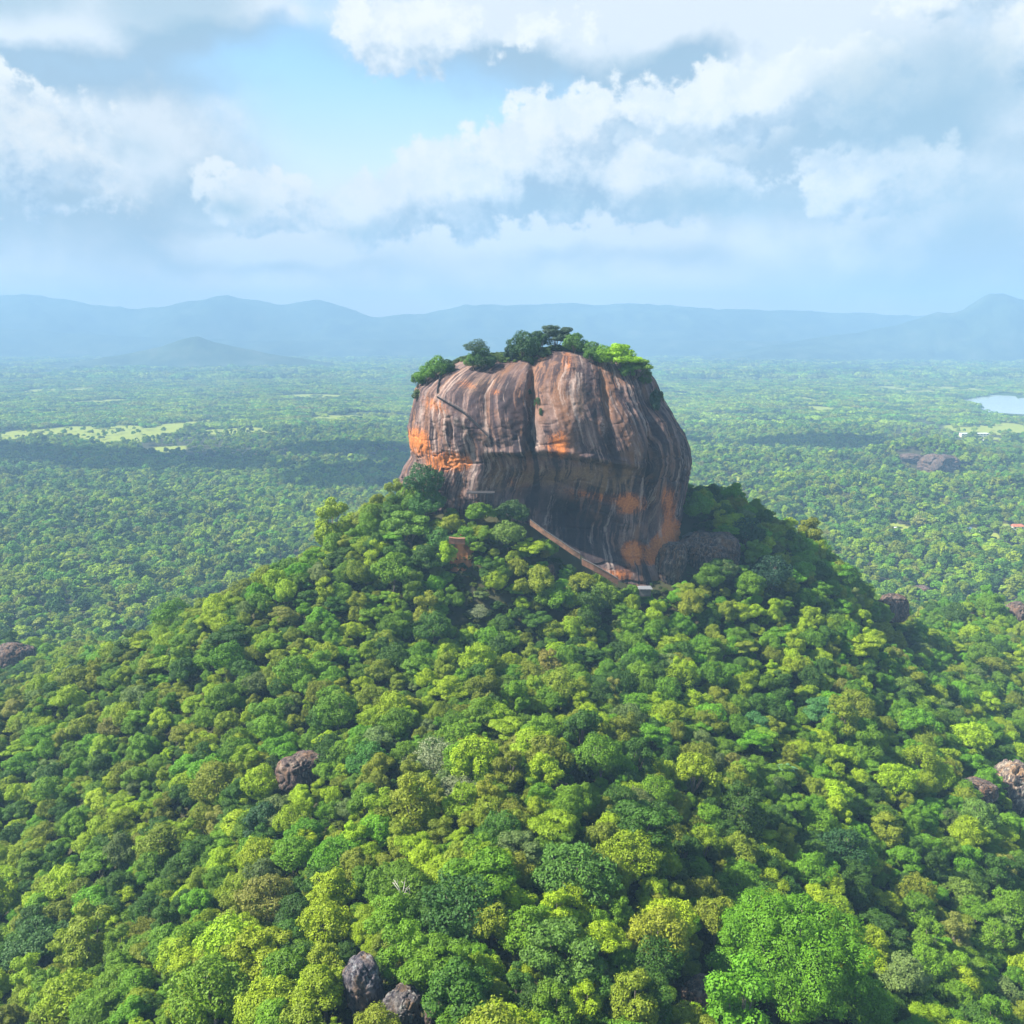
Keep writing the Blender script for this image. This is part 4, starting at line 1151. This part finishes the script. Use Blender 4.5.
def house(px_, py_, w, d, h, roofm, label, rz=0, Y=None, lift=0, storeys=1, name='house', cat='house', flat=False, nwin=3):
    p = at(px_, py_, Y) if Y else hit(px_, py_, lift)
    root = thing(name, label, cat, tuple(p), rz)
    mb = MB(); mb.box((0, 0, h / 2 - 1.5), (w, d, h + 3)); mb.build('wall', STONE if name == 'hut' else WALLM, root)
    mb = MB()
    if flat:
        mb.box((0, 0, h + .25), (w + 1.4, d + 1.4, .5))
    else:
        a, b_, e, rh = w / 2 + .7, d / 2 + .9, h + .02, h + d * .30
        vs = [(-a, -b_, e), (a, -b_, e), (a, b_, e), (-a, b_, e), (-a + d * .25, 0, rh), (a - d * .25, 0, rh)]
        mb.poly(vs, [[0, 1, 5, 4], [2, 3, 4, 5], [1, 2, 5], [3, 0, 4], [3, 2, 1, 0]])
    mb.build('roof', roofm, root)
    for s_ in range(storeys):
        for k in range(nwin):
            x0 = (k - (nwin - 1) / 2) * w / nwin
            mb = MB(); mb.box((x0, -d / 2 - .01, (s_ + .55) * h / storeys), (w / nwin * .45, .12, h / storeys * .45)); mb.build('window', DARKM, root)
    q = p
    for k in (0, 1.2, 2.4): keep_h.append((q[0], q[1] - k * d * .9, max(w, d) * .62))
    if q[1] > 900:
        for k in range(1, 9): keep_h.append((q[0], q[1] - k * 16, max(w * .45, 9)))      # each far house stands at a clearing
    return root
keep_h = []
house(645, 589.5, 5.5, 3.6, .8, GREYR, 'small grey-roofed hut at the foot of the cliff below the orange patches', Y=463, flat=False, name='hut', cat='hut')
house(974, 437, 84, 16, 11, WHITE, 'long white-roofed hall below the lake', storeys=2, flat=True, nwin=9, name='hall', cat='building')
house(983, 442, 44, 12, 5, WHITE, 'lower white-roofed wing in front of the long hall', flat=True, nwin=6, name='hall', cat='building')
house(216, 421, 34, 12, 3.5, WHITE, 'long pale shed alone among trees at far left', nwin=6, name='shed', cat='shed')
house(229, 420, 12, 9, 3, WHITE, 'short pale shed on the right end of the long far shed', nwin=3, name='shed', cat='shed')
house(893, 531, 14, 9, 4, WHITE, 'small pale house among the trees, right middle distance', name='house')
house(968, 531, 12, 8, 4, WHITE, 'white-walled cottage in the trees left of the red roofs')
house(975, 535, 20, 9, 3.5, WHITE, 'low pale-roofed house just below the white-walled cottage')
house(1017, 529, 18, 11, 5, TILE, 'red-roofed house at the right edge, upper one')
house(1020, 536, 16, 10, 4, TILE, 'lower red-roofed house at the right edge', rz=.5)
house(735, 486, 14, 9, 4, WHITE, 'little pale house beyond the right shoulder of the hill')
house(727, 488, 9, 7, 3.5, WHITE, 'smallest pale house left of the one beyond the hill shoulder')
house(992, 415, 30, 12, 5, WHITE, 'pale building on the near shore of the lake', nwin=4)
k = np.ones(len(X_), bool)
for (cx, cy, r_) in keep_h: k &= np.hypot(X_ - cx, Y_ - cy) > r_
X_, Y_, S_, V_, Z_, tk, tcol, ROT = [w_[k] for w_ in (X_, Y_, S_, V_, Z_, tk, tcol, ROT)]

# ------------------------------------------------------------------ the forest: ~280 nearest trees as things, the rest as one canopy
ppx, ppy, pdep = proj(X_, Y_, Z_ + 7 * S_)
size = S_ * 8.6 / pdep * F
inv = (ppx > -15) & (ppx < 1039) & (ppy > 0) & (ppy < 1045) & (V_ < NEARN)
order = np.where(inv)[0][np.argsort(-size[inv])]
N_IND = 262
ind = order[:N_IND]
used_labels = {}
DIRN = ['right of', 'below right of', 'below', 'below left of', 'left of', 'above left of', 'above', 'above right of']
STY = {'lobed': 'billowy', 'umbrella': 'layered', 'upright': 'upright', 'dome': 'rounded'}
ORD = ['nearest', 'second', 'third', 'fourth', 'fifth', 'sixth', 'seventh', 'eighth', 'ninth', 'tenth', 'eleventh', 'twelfth']
cells = {}
for i in ind:
    dd = [(math.hypot(ppx[i] - l[0], ppy[i] - l[1]), n_) for n_, l in enumerate(LM)]
    dist, n_ = min(dd)
    l = LM[n_]
    a = int(round(math.atan2(ppy[i] - l[1], ppx[i] - l[0]) / (math.pi / 4))) % 8
    key = (TN[tk[i]], STY[VAR[V_[i]][2]], a, l[2])
    cells.setdefault(key, []).append((dist, i))
for key, lst in cells.items():
    lst.sort()
    for r_, (dist, i) in enumerate(lst):
        szw = ''
        phrase = f"{key[0]} {key[1]} tree {DIRN[key[2]]} {key[3]}"
        if len(lst) > 1: phrase = f"{key[0]} {key[1]} tree, {ORD[r_]} such {DIRN[key[2]]} {key[3]}"
        used_labels[i] = phrase
for i in ind:
    tree_thing(float(X_[i]), float(Y_[i]), float(Z_[i]), VAR[V_[i]], float(S_[i]), float(ROT[i]), tcol[i], used_labels[i])
k = np.ones(len(X_), bool); k[ind] = False
X_, Y_, S_, V_, Z_, tk, tcol, ROT = [w_[k] for w_ in (X_, Y_, S_, V_, Z_, tk, tcol, ROT)]

def scatter(name, co, scl, rot, tint, var, sources, **props):
    """points carrying tree sources; the sources are plain meshes of this file"""
    me = bpy.data.meshes.new(name)
    me.vertices.add(len(co)); me.vertices.foreach_set('co', np.ascontiguousarray(co, dtype=np.float32).ravel())
    a = me.attributes.new('scl', 'FLOAT_VECTOR', 'POINT'); a.data.foreach_set('vector', np.ascontiguousarray(scl, dtype=np.float32).ravel())
    a = me.attributes.new('rot', 'FLOAT_VECTOR', 'POINT'); a.data.foreach_set('vector', np.ascontiguousarray(rot, dtype=np.float32).ravel())
    a = me.attributes.new('tint', 'FLOAT_COLOR', 'POINT'); a.data.foreach_set('color', np.ascontiguousarray(np.concatenate([tint, np.ones((len(co), 1))], 1), dtype=np.float32).ravel())
    a = me.attributes.new('var', 'INT', 'POINT'); a.data.foreach_set('value', np.ascontiguousarray(var, dtype=np.int32))
    me.materials.append(LEAF)
    o = link(name, me, **props)
    g = bpy.data.node_groups.new(name, 'GeometryNodeTree')
    g.interface.new_socket('Geometry', in_out='INPUT', socket_type='NodeSocketGeometry')
    g.interface.new_socket('Geometry', in_out='OUTPUT', socket_type='NodeSocketGeometry')
    gi, go = g.nodes.new('NodeGroupInput'), g.nodes.new('NodeGroupOutput')
    def na(nm, typ):
        n = g.nodes.new('GeometryNodeInputNamedAttribute'); n.data_type = typ; n.inputs['Name'].default_value = nm
        return [s_ for s_ in n.outputs if s_.enabled and s_.name == 'Attribute'][0]
    sv, rv, vv = na('scl', 'FLOAT_VECTOR'), na('rot', 'FLOAT_VECTOR'), na('var', 'INT')
    e2r = g.nodes.new('FunctionNodeEulerToRotation'); g.links.new(rv, e2r.inputs[0])
    jn = g.nodes.new('GeometryNodeJoinGeometry')
    for i, src in enumerate(sources):
        cmp_ = g.nodes.new('FunctionNodeCompare'); cmp_.data_type = 'INT'; cmp_.operation = 'EQUAL'
        ii = [s_ for s_ in cmp_.inputs if s_.enabled and s_.type == 'INT']
        g.links.new(vv, ii[0]); ii[1].default_value = i
        oi = g.nodes.new('GeometryNodeObjectInfo'); oi.transform_space = 'ORIGINAL'; oi.inputs['Object'].default_value = src
        ip = g.nodes.new('GeometryNodeInstanceOnPoints')
        g.links.new(gi.outputs[0], ip.inputs['Points']); g.links.new(cmp_.outputs[0], ip.inputs['Selection'])
        g.links.new(oi.outputs['Geometry'], ip.inputs['Instance']); g.links.new(e2r.outputs[0], ip.inputs['Rotation']); g.links.new(sv, ip.inputs['Scale'])
        g.links.new(ip.outputs[0], jn.inputs[0])
    g.links.new(jn.outputs[0], go.inputs[0])
    md = o.modifiers.new('scatter', 'NODES'); md.node_group = g
    return o
SRC = []
for i, me in enumerate([v_[0] for v_ in VAR] + LOD + PATCH):
    SRC.append(bpy.data.objects.new('crown_source', me))       # never linked: only their meshes are read
n = len(X_)
r2 = np.random.default_rng(9)
sc = np.stack([S_ * r2.uniform(.82, 1.2, n), S_ * r2.uniform(.82, 1.2, n), S_ * r2.uniform(.8, 1.15, n)], 1)
scatter('forest_canopy', np.stack([X_, Y_, Z_], 1), sc, np.stack([r2.uniform(-.08, .08, n), r2.uniform(-.08, .08, n), ROT], 1), tcol, V_, SRC,
        kind='stuff', label='dense green forest covering the hill flanks and the whole plain', category='forest')
# undergrowth filling the gaps between crowns on the hill
ux, uy = grid_points(105, 700, 4.2)
k = ~rock_inside(ux, uy, -2)
for (cx, cy, r_) in keep_clear + keep_h: k &= np.hypot(ux - cx, uy - cy) > r_ * .9
ux, uy = ux[k], uy[k]; n = len(ux)
uk, ucol = pick_tints(ux, uy, r2)
us = r2.uniform(.32, .58, n)
us = np.where(hides_foot(ux, uy, zt(ux, uy) + 8.5 * us, us), us * .5, us); k = ~rock_inside(ux, uy, 0)
ux, uy, us, ucol = ux[k], uy[k], us[k], ucol[k]; n = len(ux)
ug = np.array(gp)
co = np.concatenate([np.stack([ux, uy, zt(ux, uy) - .6], 1), ug - np.array([0, 0, .9])])
us = np.concatenate([us, r2.uniform(.22, .42, len(ug))])
ucol = np.concatenate([ucol * .33, np.tile(np.array([[.075, .125, .028]]), (len(ug), 1)) * r2.uniform(.6, 1.4, (len(ug), 1))])  # hill shrubs dimmed: canopy shade is put into their tint
nn = len(us)
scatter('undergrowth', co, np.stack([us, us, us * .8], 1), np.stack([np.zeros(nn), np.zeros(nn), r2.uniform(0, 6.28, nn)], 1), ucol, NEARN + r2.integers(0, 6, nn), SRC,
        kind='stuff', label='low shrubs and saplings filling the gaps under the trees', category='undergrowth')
print('trees', len(X_), 'undergrowth', nn)
